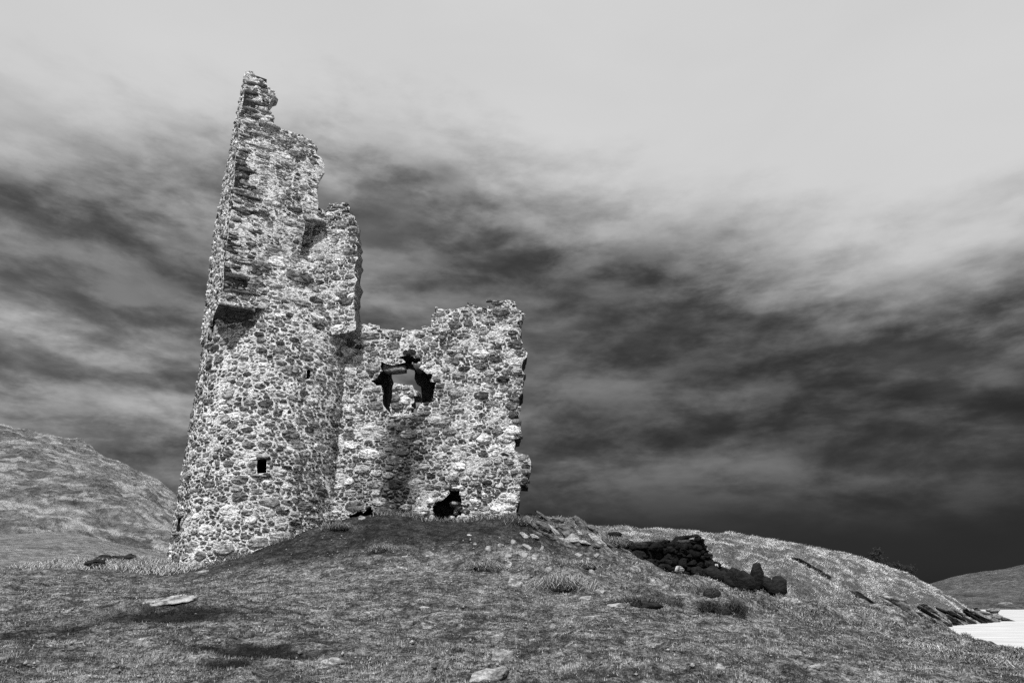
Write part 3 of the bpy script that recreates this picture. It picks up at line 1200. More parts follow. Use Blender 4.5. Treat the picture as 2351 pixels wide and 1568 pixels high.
AS2 = 2.1
STUMP_CELLS = pack(O_stump, [], [((.09, .13), 80), ((.06, .09), 700), ((.036, .055), 3500), ((.020, .030), 7000)], AS, 0.034, (), 29, 1.26)
fix_cap = [fx(P_CAPF, x, y, r, tn, AS2) for x, y, r, tn in [(640, 600, .17, .5), (655, 505, .13, .3), (605, 402, .12, .3), (635, 445, .14, .4), (575, 640, .16, .2), (690, 635, .2, .09), (640, 575, .17, .2),
      (625, 465, .12, .35), (640, 490, .1, .1), (650, 355, .12, .6), (690, 590, .15, .25), (600, 610, .14, .1), (610, 590, .12, .22)]]
cells = pack(O_capF, [], [((.09, .13), 160), ((.06, .085), 900), ((.035, .05), 5000), ((.020, .028), 9000)], AS2, 0.034, fix_cap, 23, 1.28)
lay_stones(P_CAPF, cap_front, cells, tones(0.12, 0.34, 0.12, 0.24), (0.006, 0.024), 3)
cells = pack(O_capL, [], [((.07, .11), 400), ((.04, .06), 2000), ((.025, .035), 4000)], 1.5, 0.085, (), 24, 1.2)
lay_stones(P_CAPL, cap_left, cells, tones(0.14, 0.40, 0.25, 0.14), (0.02, 0.06), 4)
lay_stones(P_STUMP, stump, STUMP_CELLS, tones(0.09, 0.32, 0.14, 0.16), (0.010, 0.045), 12)
cells = pack(O_slot, [], [((.08, .14), 300), ((.05, .07), 900)], 1.5, 0.03, (), 25, 1.3)
lay_stones(P_SLOT, slot, cells, tones(0.06, 0.16, 0.0, 0.3), (0.02, 0.05), 5)
cells = pack(O_rear, [], [((.12, .2), 300), ((.06, .1), 1500), ((.035, .05), 4000)], 1.5, 0.035, (), 26, 1.3)
lay_stones(P_REAR, rear, cells, tones(0.15, 0.4, 0.2, 0.15), (0.02, 0.06), 6)

# the 300 that show largest are stones of their own, the rest one joined part
vis = {turret: 1.0, stump: 1.0, main_wall: 1.0, cap_front: 1.0, cap_left: 0.15, slot: 0.4, rear: 0.25}


def facing(s):
    a, V, T, tn, part = s
    if part is turret:
        c = V.mean(0)
        w = (c[:2] - CYL_C) / np.linalg.norm(c[:2] - CYL_C)
        f = -(c[:2] / np.linalg.norm(c[:2])).dot(w)
        if c[2] < -0.2 or f < 0.05:
            return 0.0
        return a * f
    return a * vis[part]


order = sorted(range(len(ALL_STONES)), key=lambda i: -facing(ALL_STONES[i]))
for i in order[:300]:
    a, V, T, tn, part = ALL_STONES[i]
    c = V.mean(0)
    me = mesh_np('stone', V - c, tris=T, attrs={'tone': np.full(len(V), tn)})
    o = obj('stone', me, M_STONE, part)
    o.matrix_parent_inverse = Matrix.Translation(Vector(-CASTLE_O)) if False else Matrix.Identity(4)
    o.location = c
VV, TT, TN = [], [], []
off = 0
for i in order[300:]:
    a, V, T, tn, part = ALL_STONES[i]
    VV.append(V)
    TT.append(T + off)
    TN.append(np.full(len(V), tn))
    off += len(V)
me = mesh_np('small_stones', np.vstack(VV), tris=np.vstack(TT), attrs={'tone': np.concatenate(TN)})
o = obj('small_stones', me, M_STONE, castle, kind='stuff')
rebase(o)


# ------------------------------------------------------------------ rocks and blocks
def ico(sub):
    import bmesh
    bm = bmesh.new()
    bmesh.ops.create_icosphere(bm, subdivisions=sub, radius=1.0)
    V = np.array([v.co[:] for v in bm.verts])
    T = np.array([[v.index for v in f.verts] for f in bm.faces])
    bm.free()
    return V, T


ICO2 = ico(2)
ICO3 = ico(3)


def rock_geo(size, r_, boxy=0.5, sub=2, rough=0.10, cuts=5, jit=0.12):
    V, T = ICO3 if sub == 3 else ICO2
    V = V.copy()
    p = 2 + boxy * 5
    V = V / (np.abs(V) ** p).sum(1)[:, None] ** (1 / p)
    for _ in range(cuts):
        n = r_.normal(0, 1, 3)
        n /= np.linalg.norm(n)
        d = r_.uniform(0.55, 0.9)
        s = V @ n
        V = V - np.clip(s - d, 0, None)[:, None] * n
    k = r_.uniform(0, 50)
    N = fbm(V[:, 0] * 1.6 + k + V[:, 2], V[:, 1] * 1.6 - k + 0.7 * V[:, 2], 3, int(k))
    V = V * (1 + (N - 0.5)[:, None] * 2 * rough)
    V = V + r_.normal(0, rough * jit, V.shape)
    return V * np.array(size) * 0.5, T


def rotz(V, a):
    c, s = math.cos(a), math.sin(a)
    return np.stack([V[:, 0] * c - V[:, 1] * s, V[:, 0] * s + V[:, 1] * c, V[:, 2]], -1)


def block_on(panel, u, v, w, h, depth, front, part, name, tone, r_, boxy=0.85, rot=0.0):
    """a squared stone set into a wall, its face standing proud by `front`"""
    V, T = rock_geo((w, depth, h), r_, boxy, 2, 0.05, 2)
    if rot:
        c, s = math.cos(rot), math.sin(rot)
        V = np.stack([V[:, 0] * c - V[:, 2] * s, V[:, 1], V[:, 0] * s + V[:, 2] * c], -1)
    W = panel.map(u + V[:, 0], v + V[:, 2], depth / 2 - front + V[:, 1])
    c = W.mean(0)
    me = mesh_np(name, W - c, tris=T, attrs={'tone': np.full(len(W), tone)})
    o = obj(name, me, M_STONE, part)
    o.location = c
    return o


# parts are parented to walls whose own frame is the world: blocks use world coordinates directly
rq = np.random.default_rng(77)
# quoins up the cap's corner
v = zb + 0.10
k = 0
while v < zt_c - 0.25:
    h = rq.uniform(0.13, 0.25)
    long_ = rq.uniform(0.55, 1.0) if k % 2 else rq.uniform(0.3, 0.5)
    t = np.clip((v - zb) / (zt_c - zb), 0, 1) * lean
    tone = rq.choice([0.05, 0.07, 0.1, 0.14, 0.24])
    block_on(P_CAPF, t + long_ / 2 - 0.03, v + h / 2, long_, h * 0.9, 0.5, rq.uniform(0.03, 0.07), cap_front, 'quoin', tone, rq)
    v += h + rq.uniform(0.01, 0.07)
    k += 1


def strew(panel, part, outline, i0, i1, seed, sz=(0.07, 0.36), name='broken_stone', depth=(0.3, 0.6)):
    """loose and broken stones along a ragged wall edge"""
    r_ = np.random.default_rng(seed)
    L = np.array(outline)
    for a, b in zip(L[i0:i1 - 1], L[i0 + 1:i1]):
        d = np.linalg.norm(b - a)
        t = (b - a) / max(d, 1e-6)
        n = np.array([-t[1], t[0]])
        if not in_poly((a + b) / 2 + n * 0.03, L)[0]:
            n = -n
        s = r_.uniform(0, .1)
        while s < d:
            w = sz[0] + (sz[1] - sz[0]) * r_.random() ** 1.7
            h = r_.uniform(0.04, 0.09) + 0.2 * w * r_.random()
            ext = abs(n[0]) * w / 2 + abs(n[1]) * h / 2
            over = min(0.11, r_.exponential(0.03)) - 0.015
            p = a + t * s + n * (ext - over)
            block_on(panel, p[0], p[1], w, h, r_.uniform(*depth), r_.uniform(-0.02, 0.05), part, name,
                     r_.choice([0.06, 0.1, 0.16, 0.24, 0.34, 0.45]), r_, r_.uniform(.5, 1.2), r_.normal(0, 0.12))
            s += (abs(t[0]) * w + abs(t[1]) * h) * r_.uniform(0.7, 2.2)


strew(P_STUMP, stump, O_stump, 2, 11, 1)
strew(P_MAIN, main_wall, O_main, 1, 23, 2)
strew(P_MAIN, main_wall, O_main, 22, len(O_main) - 2, 3)
strew(P_CAPF, cap_front, O_capF, 6, 29, 4)
strew(P_CAPF, cap_front, O_capF, 33, 38, 6, (0.2, 0.45))
# capstone on the highest right-hand stump
u_, v_ = P_STUMP.un(339, 207)
block_on(P_STUMP, u_, v_, 0.48, 0.17, 0.55, 0.03, stump, 'cap_stone', 0.12, rq)
u_, v_ = P_CAPF.un(315, 221)
block_on(P_CAPF, u_, v_, 0.62, 0.10, 0.5, 0.12, cap_front, 'ledge_stone', 0.13, rq)
u_, v_ = P_CAPF.un(272, 95)
block_on(P_CAPF, u_, v_, 0.36, 0.34, 0.45, 0.02, cap_front, 'hanging_stone', 0.2, rq, 0.6, 0.3)
u_, v_ = P_CAPF.un(269, 126)
block_on(P_CAPF, u_, v_, 0.62, 0.22, 0.5, 0.12, cap_front, 'projecting_stone', 0.18, rq, 0.75, -0.1)

# window dressing
a = P_MAIN.un(*crop3(400, 262))
b = P_MAIN.un(*crop3(828, 440))
block_on(P_MAIN, (a[0] + b[0]) / 2, (a[1] + b[1]) / 2, b[0] - a[0], a[1] - b[1], 0.45, 0.03, main_wall, 'lintel', 0.14, rq, 1.3)
for (x0, y0, x1, y1, tn) in [(960, 285, 1180, 440, .06), (1175, 310, 1350, 410, .12), (190, 730, 410, 870, .12), (1060, 1140, 1350, 1280, .10), (700, 1260, 1050, 1320, .12), (500, 1245, 700, 1310, .2)]:
    a = P_MAIN.un(*crop3(x0, y0))
    b = P_MAIN.un(*crop3(x1, y1))
    block_on(P_MAIN, (a[0] + b[0]) / 2, (a[1] + b[1]) / 2, b[0] - a[0], a[1] - b[1], 0.4, 0.04, main_wall, 'jamb_stone', tn, rq, 0.8)
# long corner stones low on the broken right end
for (x0, y0, x1, y1, tn) in [(1900, 620, 2050, 690, .10), (1960, 525, 2065, 600, .11), (1900, 400, 2050, 470, .18), (1825, -160, 1955, -95, .09), (1870, 45, 1970, 105, .14), (1780, 150, 1975, 215, .5), (1745, 890, 1935, 955, .4), (1800, 815, 1940, 880, .55),
                             (1820, 700, 1970, 760, .5), (1280, 695, 1365, 745, .5), (1110, 695, 1200, 745, .1), (1205, 690, 1275, 745, .1), (1030, 825, 1135, 890, .6), (985, 915, 1100, 1000, .4), (1390, 845, 1495, 890, .62)]:
    a = P_MAIN.un(*crop5(x0, y0))
    b = P_MAIN.un(*crop5(x1, y1))
    block_on(P_MAIN, (a[0] + b[0]) / 2, (a[1] + b[1]) / 2, b[0] - a[0], a[1] - b[1], 0.5, 0.06, main_wall, 'corner_stone', tn, rq, 0.75)
for i in range(9):
    a = P_MAIN.un(*crop5(rq.uniform(1270, 1380), rq.uniform(860, 1060)))
    block_on(P_MAIN, a[0], a[1], rq.uniform(.14, .3), rq.uniform(.1, .22), .4, -rq.uniform(.15, .35), main_wall, 'fallen_block', rq.choice([.1, .2, .3]), rq, .5)
# dressed frames round the turret's slits
for L, g, part_n in [(slit_sq, 0.13, 'slit_jamb'), (slit_mid, 0.11, 'slit_jamb'), (slit_up, 0.16, 'slit_jamb'), (slit_low, 0.14, 'slit_jamb')]:
    u0, u1 = L[:, 0].min(), L[:, 0].max()
    w0_, w1_ = L[:, 1].min(), L[:, 1].max()
    for s, uc in ((-1, u0 - g / 2), (1, u1 + g / 2)):
        block_on(P_CYL, uc, (w0_ + w1_) / 2, g, (w1_ - w0_) * 1.02, 0.3, 0.035, turret, 'slit_jamb', 0.24 if L is not slit_sq else 0.12, rq, 1.2)
    block_on(P_CYL, (u0 + u1) / 2, w1_ + 0.06, (u1 - u0) + 2 * g, 0.11, 0.35, 0.05, turret, 'slit_lintel', 0.2, rq, 1.2)
    block_on(P_CYL, (u0 + u1) / 2, w0_ - 0.05, (u1 - u0) + 2 * g, 0.08, 0.35, 0.05, turret, 'slit_sill', 0.22, rq, 1.2)
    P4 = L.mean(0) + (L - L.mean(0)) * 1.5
    me = mesh_np('slit_shade_sheet', P_CYL.map(P4[:, 0], P4[:, 1], np.full(4, 0.72)), quads=[(0, 1, 2, 3)])
    o = obj('slit_shade_sheet', me, M_DARKROCK, turret)  # near-black sheet standing in for the shade inside the slit
# corbel slabs carrying the cap's corner out over the turret
to_c = (CYL_C - CAP_A) / np.linalg.norm(CYL_C - CAP_A)
side = np.array([-to_c[1], to_c[0]])
for i, (reach, z0, hh) in enumerate([(-0.04, zb - 0.07, 0.09), (0.15, zb - 0.17, 0.095), (0.34, zb - 0.28, 0.105)]):
    tip = CAP_A + to_c * reach
    L1 = tip + d_front * 0.85 * (1 - 0.2 * i)
    L2 = tip + d_left * 0.85 * (1 - 0.2 * i)
    inn = CAP_A + to_c * 2.0
    base = np.array([tip, L1, inn, L2])
    jit = rq.normal(0, 0.015, (8, 3))
    V = np.vstack([np.c_[base, np.full(4, z0)], np.c_[base, np.full(4, z0 + hh)]]) + jit
    c = V.mean(0)
    me = mesh_np('corbel_slab', V - c, quads=[(3, 2, 1, 0), (4, 5, 6, 7), (0, 1, 5, 4), (1, 2, 6, 5), (2, 3, 7, 6), (3, 0, 4, 7)], attrs={'tone': np.full(8, 0.05)})
    o = obj('corbel_slab', me, M_STONE, cap_front)
    o.location = c

# ------------------------------------------------------------------ rocks, tussocks and other things lying about
def rock_thing(name, pos, size, r_, label, cat='rock', group=None, mat=None, rot=None, sink=0.3, boxy=0.4, sub=2, tilt=0.0, rough=0.12):
    V, T = rock_geo(size, r_, boxy, sub, rough, 9 if rough > .25 else 6, .08)
    if tilt:
        c, s = math.cos(tilt), math.sin(tilt)
        V = np.stack([V[:, 0] * c - V[:, 2] * s, V[:, 1], V[:, 0] * s + V[:, 2] * c], -1)
    V = rotz(V, r_.uniform(0, 6.3) if rot is None else rot)
    V[:, 2] += size[2] * (0.5 - sink)
    e_ = 0.25
    gz = ground_z(np.array([pos[0] + e_, pos[0] - e_, pos[0], pos[0]]), np.array([pos[1], pos[1], pos[1] + e_, pos[1] - e_]))
    V[:, 2] += V[:, 0] * (gz[0] - gz[1]) / (2 * e_) + V[:, 1] * (gz[2] - gz[3]) / (2 * e_)
    me = mesh_np(name, V, tris=T, smooth=False)
    return obj(name, me, mat or M_ROCK, loc=pos, label=label, cat=cat, group=group)


rr = np.random.default_rng(5)
ROCKS = [
    ('flat_rock', 372, 1386, (1.0, .5, .05), 'long flat pale slab above a dark hollow in the left foreground turf', .62, .0),
    ('rock', 935, 1438, (.20, .15, .13), 'left one of two small pale rocks in the middle of the foreground turf', .3, .4),
    ('rock', 978, 1441, (.21, .15, .11), 'right one of two small pale rocks in the middle of the foreground turf', .3, .4),
    ('rock', 948, 1424, (.09, .06, .05), 'tiny pale rock just behind the pair of rocks in mid foreground', .3, .4),
    ('rock', 1160, 1513, (.30, .2, .12), 'rounded grey rock sunk in turf at the lower centre', .4, .2),
    ('rock', 1128, 1559, (.42, .26, .16), 'broad grey rock at the bottom edge of the picture', .4, .2),
    ('rock', 768, 1522, (.36, .14, .09), 'long low pale rock in the lower left turf', .4, .2),
    ('rock', 1654, 1535, (.15, .1, .08), 'small rounded white rock alone in the lower right turf', .3, .2),
    ('rock', 1183, 1345, (.27, .2, .22), 'pointed pale rock just left of the largest grass tussock', .25, .6),
    ('rock', 986, 1273, (.2, .16, .13), 'white rock on the mound below the hole in the wall', .3, .5),
    ('rock', 928, 1278, (.22, .12, .09), 'low white rock left of another on the mound', .4, .4),
    ('rock', 1076, 1228, (.16, .1, .09), 'small white rock high on the mound below the castle wall', .3, .5),
    ('rock', 858, 1326, (.34, .16, .08), 'flat pale rock at the foot of the mound', .4, .4),
    ('rock', 975, 1395, (.2, .12, .05), 'thin flat pale rock in the turf right of centre foreground', .5, .3),
    ('rock', 830, 1190, (.26, .18, .14), 'white rock in the low dark hole beside the turret', .3, .5),
    ('rock', 1011, 1191, (.26, .2, .14), 'white rock lying in the mouth of the cave-like hole', .3, .5),
    ('flat_rock', 462, 1314, (.6, .2, .10), 'flat pale stone lying by the foot of the turret', .4, .6),
    ('rock', 1260, 1312, (.18, .12, .11), 'small pale rock behind the largest grass tussock', .3, .5),
    ('rock', 1245, 1262, (.12, .1, .12), 'small upright white rock on the right of the mound', .2, .5),
    ('rock', 1170, 1300, (.2, .16, .16), 'grey rock between two grass tussocks on the slope', .3, .4),
    ('rock', 1363, 1318, (.2, .12, .1), 'small pale rock on the slope below the dark ruin', .3, .5),
    ('flat_rock', 1380, 1358, (.3, .16, .08), 'pale flat rock above the heathery hummock', .4, .4),
    ('flat_rock', 1345, 1372, (.36, .2, .1), 'pale slab on the left of the heathery hummock', .4, .4),
    ('flat_rock', 1410, 1392, (.42, .2, .1), 'pale slab on the front of the heathery hummock', .4, .4),
    ('flat_rock', 1366, 1416, (.46, .12, .05), 'thin pale stone in the turf below the heathery hummock', .5, .4),
    ('rock', 800, 1342, (.16, .1, .06), 'small flat pale stone at the left foot of the mound', .4, .4),
    ('rock', 700, 1320, (.14, .1, .07), 'small pale stone in the dark turf right of the turret foot', .4, .4),
]
for nm, x, y, s, lab, sink, bx in ROCKS:
    p = ground_ray(*dp(x, y))
    rock_thing(nm, p, (s[0] * .78, s[1] * .8, s[2] * 1.05), rr, lab, 'rock', None, M_ROCK, rr.uniform(-.3, .3), .62 if s[2] < .12 else .45, bx, 3, 0, .55 if s[0] > .9 else .3)

# curved white bone-like piece
pb = ground_ray(*dp(740, 1399))
ts = np.linspace(0, math.pi, 14)
V, Q = [], []
for i, t in enumerate(ts):
    c = np.array([-0.06 * math.cos(t), 0, 0.038 * math.sin(t) + 0.004])
    w = 0.006 + 0.010 * math.sin(t)
    for (a, b) in ((-w * 1.6, 0), (0, w), (w * 1.6, 0), (0, -w)):
        V.append(c + np.array([0, a, b]))
for i in range(len(ts) - 1):
    for k in range(4):
        Q.append((i * 4 + k, i * 4 + (k + 1) % 4, i * 4 + 4 + (k + 1) % 4, i * 4 + 4 + k))
obj('bone', mesh_np('bone', np.array(V), quads=Q, smooth=True), M_ROCK, loc=pb, label='small curved white bone lying on the turf below the turret', cat='bone')

# rubble right of the castle
big = [(1222, 1200, (.5, .35, .3)), (1256, 1192, (.75, .4, .14)), (1280, 1200, (.5, .4, .35)), (1330, 1202, (.55, .4, .42)), (1250, 1215, (.5, .4, .22)), (1275, 1222, (.6, .35, .16)), (1298, 1214, (.4, .3, .2)),
       (1235, 1225, (.35, .2, .1)), (1225, 1234, (.3, .25, .16)), (1262, 1232, (.6, .3, .14)), (1300, 1228, (.3, .3, .26)), (1315, 1238, (.45, .35, .25)), (1345, 1228, (.45, .35, .3)), (1300, 1246, (.8, .4, .1)),
       (1365, 1236, (.45, .4, .26)), (1380, 1246, (.3, .25, .2)), (1345, 1248, (.4, .3, .12)), (1392, 1238, (.25, .2, .18)), (1395, 1252, (.35, .25, .14)), (1360, 1218, (.35, .3, .25)), (1310, 1208, (.3, .25, .2)),
       (1240, 1206, (.3, .25, .2)), (1205, 1232, (.3, .2, .15)), (1410, 1246, (.2, .16, .12)), (1328, 1222, (.28, .2, .16)), (1285, 1238, (.26, .2, .14)), (1372, 1256, (.24, .18, .1)), (1270, 1210, (.3, .2, .12))]
ORD = ['first', 'second', 'third', 'fourth', 'fifth', 'sixth', 'seventh', 'eighth', 'ninth', 'tenth', 'eleventh', 'twelfth', 'thirteenth', 'fourteenth', 'fifteenth', 'sixteenth', 'seventeenth', 'eighteenth', 'nineteenth', 'twentieth']
big.sort(key=lambda q_: (0 if q_[1] - 0.10 * (q_[0] - 1205) < 1204 else 1 if q_[1] - 0.10 * (q_[0] - 1205) < 1219 else 2, q_[0]))
rows_n = {}
for x, y, s in big:
    yy = y - 0.10 * (x - 1205)
    row = 'uppermost' if yy < 1204 else 'middle' if yy < 1219 else 'lowest'
    k = rows_n[row] = rows_n.get(row, -1) + 1
    lab_ = '%s stone from the castle wall in the %s row of fallen rubble' % (ORD[k], row)
    p = ground_ray(*dp(x, y))
    rock_thing('rubble_stone', p, (s[0] * .85, s[1] * .9, s[2] * .62), rr, lab_, 'stone', 'fallen rubble right of the castle', M_ROCK if rr.random() < .5 else M_MOSSROCK, rr.uniform(-.4, .4), .38, 1.0, 3, rr.normal(0, .2), .26)
for k, (x, y, s) in enumerate(sorted([(1120, 1262, .2), (1150, 1255, .16), (1180, 1248, .2), (1210, 1258, .2), (1090, 1250, .12), (1200, 1275, .22), (1165, 1282, .2), (1230, 1282, .2), (1330, 1275, .2), (1350, 1285, .16), (1370, 1275, .2)])):
    p = ground_ray(*dp(x, y))
    rock_thing('rubble_stone', p, (s, s * .7, s * .5), rr, ORD[k] + ' from the left of the small stones half sunk on the right of the mound', 'stone', 'stones on the right of the mound', M_ROCK, None, .35, .5)

# white flecks of stone on the mound, too small to count
VV, TT = [], []
off = 0
for i in range(420):
    if i < 260:
        p = ground_ray(rr.uniform(180, 620), rr.uniform(535, 585))
    else:
        p = ground_ray(rr.uniform(0, 1024), rr.uniform(575, 680))
    s = rr.uniform(.008, .03)
    V = np.array([(1, 0, 0), (-1, 0, 0), (0, 1, 0), (0, -1, 0), (0, 0, .8), (0, 0, -.8)]) * s * rr.uniform(.6, 1.3, (6, 3)) + p + np.array([0, 0, s * .7])
    T = np.array([(0, 2, 4), (2, 1, 4), (1, 3, 4), (3, 0, 4), (2, 0, 5), (1, 2, 5), (3, 1, 5), (0, 3, 5)])
    VV.append(V)
    TT.append(T + off)
    off += 6
obj('pebbles', mesh_np('pebbles', np.vstack(VV), tris=np.vstack(TT)), M_ROCK, label='white pebbles and flecks strewn over the turf', cat='pebbles', kind='stuff')

# ------------------------------------------------------------------ the dark broken wall to the right
RD = np.array([0.86, 0.51])
c0 = at(640, 552, 21.6)
P_RUIN = Plane(c0[:2], RD)


def r2(x, y):
    return (2250 + x / 3.1347) / 3.75, (1950 + y / 3.1347) / 3.75


ruin_top = [r2(*p) for p in [(230, 150), (250, 200), (300, 225), (370, 260), (400, 295), (520, 275), (620, 255), (760, 235), (860, 250), (960, 290), (1030, 285), (1050, 240), (1085, 200), (1120, 182), (1160, 190), (1200, 240), (1225, 300), (1270, 370), (1300, 420), (1290, 460), (1380, 500), (1420, 545), (1460, 575), (1530, 578), (1610, 620), (1625, 690), (1660, 700), (1700, 690), (1750, 725), (1790, 790), (1840, 880)]]
ruin_bot = [r2(*p) for p in [(1820, 930), (1700, 890), (1540, 810), (1390, 780), (1330, 730), (1080, 690), (900, 640), (640, 590), (500, 540), (330, 440), (200, 360)]]
O_ruin = UN(P_RUIN, ruin_top + ruin_bot)
ruin = obj('ruined_wall', None, None, loc=tuple(c0), label='low broken dark stone wall with one jagged upright stump, right of the castle', cat='wall')
CASTLE_SAVE = CASTLE_O
rc = core('wall_core', P_RUIN, O_ruin, [], 0.9, ruin, 0.08, 0.14, lambda uv: np.full(len(uv), 0.985), 31, 0.04)  # shade on the wall's face painted in as near-black mortar
rc.matrix_parent_inverse = Matrix.Translation(Vector(-c0))
ALL_STONES = []
cells = pack(O_ruin, [], [((.13, .2), 200), ((.08, .12), 700), ((.05, .07), 1500)], 1.5, 0.03, (), 33, 1.3)
lay_stones(P_RUIN, rc, cells, lambda c, a, r_: 0.25 if r_.random() < .03 else r_.uniform(0.003, 0.010), (0.03, 0.20), 8)  # stones carry the same painted shade, apart from a few pale ones
ALL_STONES.sort(key=lambda s: -s[0])
for a, V, T, tn, part in ALL_STONES[:140]:
    c = V.mean(0)
    o = obj('stone', mesh_np('stone', V - c, tris=T, attrs={'tone': np.full(len(V), tn)}), M_STONE, rc)
    o.location = c
if len(ALL_STONES) > 140:
    VV, TT, TN, off = [], [], [], 0
    for a, V, T, tn, part in ALL_STONES[140:]:
        VV.append(V)
        TT.append(T + off)
        TN.append(np.full(len(V), tn))
        off += len(V)
    o = obj('small_stones', mesh_np('small_stones', np.vstack(VV), tris=np.vstack(TT), attrs={'tone': np.concatenate(TN)}), M_STONE, ruin, kind='stuff')
    o.matrix_parent_inverse = Matrix.Translation(Vector(-c0))
r_ = np.random.default_rng(90)
for a, b in zip(O_ruin[:34], O_ruin[1:35]):
    d = np.linalg.norm(b - a)
    for s in np.arange(0, d, 0.2):
        p = a + (b - a) * s / d
        block_on(P_RUIN, p[0], p[1] - .02, r_.uniform(.16, .34), r_.uniform(.1, .2), r_.uniform(.5, .9), r_.uniform(0, .08), rc, 'broken_stone', r_.choice([.004, .006, .01, .03]), r_, .5, r_.normal(0, .2))

for x, y, s, lab in [(1645, 1313, (1.1, .7, .45), 'dark rounded boulder at the foot of the dark ruined wall'),
                     (1690, 1318, (1.0, .7, .75), 'dark boulder tumbled just right of the ruined wall'),
                     (1712, 1334, (.8, .6, .65), 'dark boulder in the middle of the tumbled row below the ruin'),
                     (1742, 1350, (.8, .6, .85), 'tall upright dark boulder in the tumbled row below the ruin'),
                     (1764, 1358, (.6, .5, .5), 'low dark boulder between the tall one and the rightmost'),
                     (1668, 1330, (.7, .5, .45), 'dark boulder in front of the ruin at its right end'),
                     (1787, 1362, (.8, .6, .6), 'rightmost dark boulder below the ruined wall')]:
    p = ground_ray(*dp(x, y), 15, 40)
    rock_thing('boulder', p, (s[0] * .62, s[1] * .7, s[2] * .95), rr, lab, 'boulder', None, M_DARKROCK, rr.uniform(-.4, .4), .2, .8, 2, rr.normal(0, .35), .3)  # near-black rock colour paints in the shade on the boulders' camera-side faces

# ------------------------------------------------------------------ grass
def blades(P, h, w, lean, tone, r_, seg=1, dirv=None):
    """many blades as one set of arrays: P roots, h heights, w widths"""
    n = len(P)
    a = r_.uniform(0, 2 * math.pi, n)
    wd = np.stack([np.cos(a), np.sin(a), np.zeros(n)], -1) * w[:, None] * 0.5
    if dirv is None:
        b = r_.uniform(0, 2 * math.pi, n)
        ld = np.stack([np.cos(b), np.sin(b), np.zeros(n)], -1)
    else:
        ld = dirv
    tip = P + ld * (h * lean)[:, None] + np.array([0, 0, 1.0]) * (h * (0.95 - 0.85 * lean))[:, None]
    if seg == 1:
        V = np.stack([P - wd, P + wd, tip], 1).reshape(-1, 3)
        T = np.arange(3 * n).reshape(n, 3)
        tn = np.repeat(tone, 3)
    else:
        mid = P + ld * (h * lean * 0.42)[:, None] + np.array([0, 0, 1.0]) * (h * (0.62 - 0.22 * lean))[:, None]
        V = np.stack([P - wd, P + wd, mid - wd * .7, mid + wd * .7, tip], 1).reshape(-1, 3)
        o_ = 5 * np.arange(n)[:, None]
        T = np.concatenate([o_ + np.array([[0, 1, 3]]), o_ + np.array([[0, 3, 2]]), o_ + np.array([[2, 3, 4]])])
        tn = np.repeat(tone, 5)
    return V, T, tn


rg = np.random.default_rng(8)
# short turf
NB = 620000
az_ = np.radians(rg.uniform(-44, 46, NB))
r0_ = np.exp(rg.uniform(math.log(4.6), math.log(19.5), NB))
X = r0_ * np.sin(az_)
Y = r0_ * np.cos(az_)
clump = fbm(X * 2.6, Y * 2.6, 4, 61)
keep = (clump + rg.uniform(-.25, .25, NB)) > 0.44
inside = (np.hypot(X - CYL_C[0], Y - CYL_C[1]) < CYL_R) | ((Y > WALL_Y - .02) & (X < 0.3) & (X > -7) & (Y < WALL_Y + 1.2))
keep &= ~inside
X, Y, clump, r0_ = X[keep], Y[keep], clump[keep], r0_[keep]
Z = ground_z(X, Y)
n = len(X)
patch = fbm(X * 2.0 + .6 * Y, Y * 1.7 - .5 * X, 5, 71, .66)
dk = np.exp(-((X + 3.0) / 5.2) ** 4 - ((Y - 16.7) / 2.2) ** 4) * (0.7 + 0.6 * fbm(X * 1.1, Y * 1.1, 3, 77))  # blades darkened by the same painted castle shadow
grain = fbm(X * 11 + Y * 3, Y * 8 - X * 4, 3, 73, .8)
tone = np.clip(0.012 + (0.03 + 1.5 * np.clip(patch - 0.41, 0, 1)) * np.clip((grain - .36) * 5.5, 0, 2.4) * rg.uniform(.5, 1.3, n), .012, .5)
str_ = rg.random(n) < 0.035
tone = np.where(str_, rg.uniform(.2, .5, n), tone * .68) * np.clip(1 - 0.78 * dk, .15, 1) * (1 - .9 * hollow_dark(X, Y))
h = rg.uniform(.015, .045, n) * (0.7 + 0.03 * np.minimum(r0_, 14)) * np.where(r0_ > 16, .6, 1) * (0.35 + 1.3 * np.clip(grain, 0, 1))
w = rg.uniform(.004, .008, n) * (0.5 + 0.11 * r0_)
V, T, tn = blades(np.stack([X, Y, Z - .005], -1), h, w, rg.uniform(.05, .7, n), tone, rg)
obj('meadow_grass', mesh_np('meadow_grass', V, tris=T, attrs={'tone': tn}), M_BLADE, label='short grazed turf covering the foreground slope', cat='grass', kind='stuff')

# longer pale grass: right-hand bank and slope, tufts on the mound
NB = 260000
az_ = np.radians(rg.uniform(1, 48, NB))
r0_ = np.exp(rg.uniform(math.log(8), math.log(36), NB))
X = r0_ * np.sin(az_)
Y = r0_ * np.cos(az_)
m1 = np.clip((X - 4.2 - 0.15 * (Y - 16)) / 3, 0, 1) * np.clip((Y - 13.0 + 0.10 * X) / 2.0, 0, 1)
m2 = np.clip((X - 5.6 - (Y - 8) * .05) / 2.5, 0, 1) * np.clip((Y - 8.0) / 2, 0, 1)
m3 = 0.16 * np.clip((X + 0.5) / 2, 0, 1) * np.clip((Y - 13.5) / 1.5, 0, 1)
cl = fbm(X * 1.1, Y * 1.1, 4, 88)
keep = rg.random(NB) < np.clip(np.maximum(np.maximum(m1, m2 * .9), m3), 0, 1) * np.clip((cl - 0.36) * 5, 0, 1)
X, Y, cl, r0_ = X[keep], Y[keep], cl[keep], r0_[keep]
Z = ground_z(X, Y)
n = len(X)
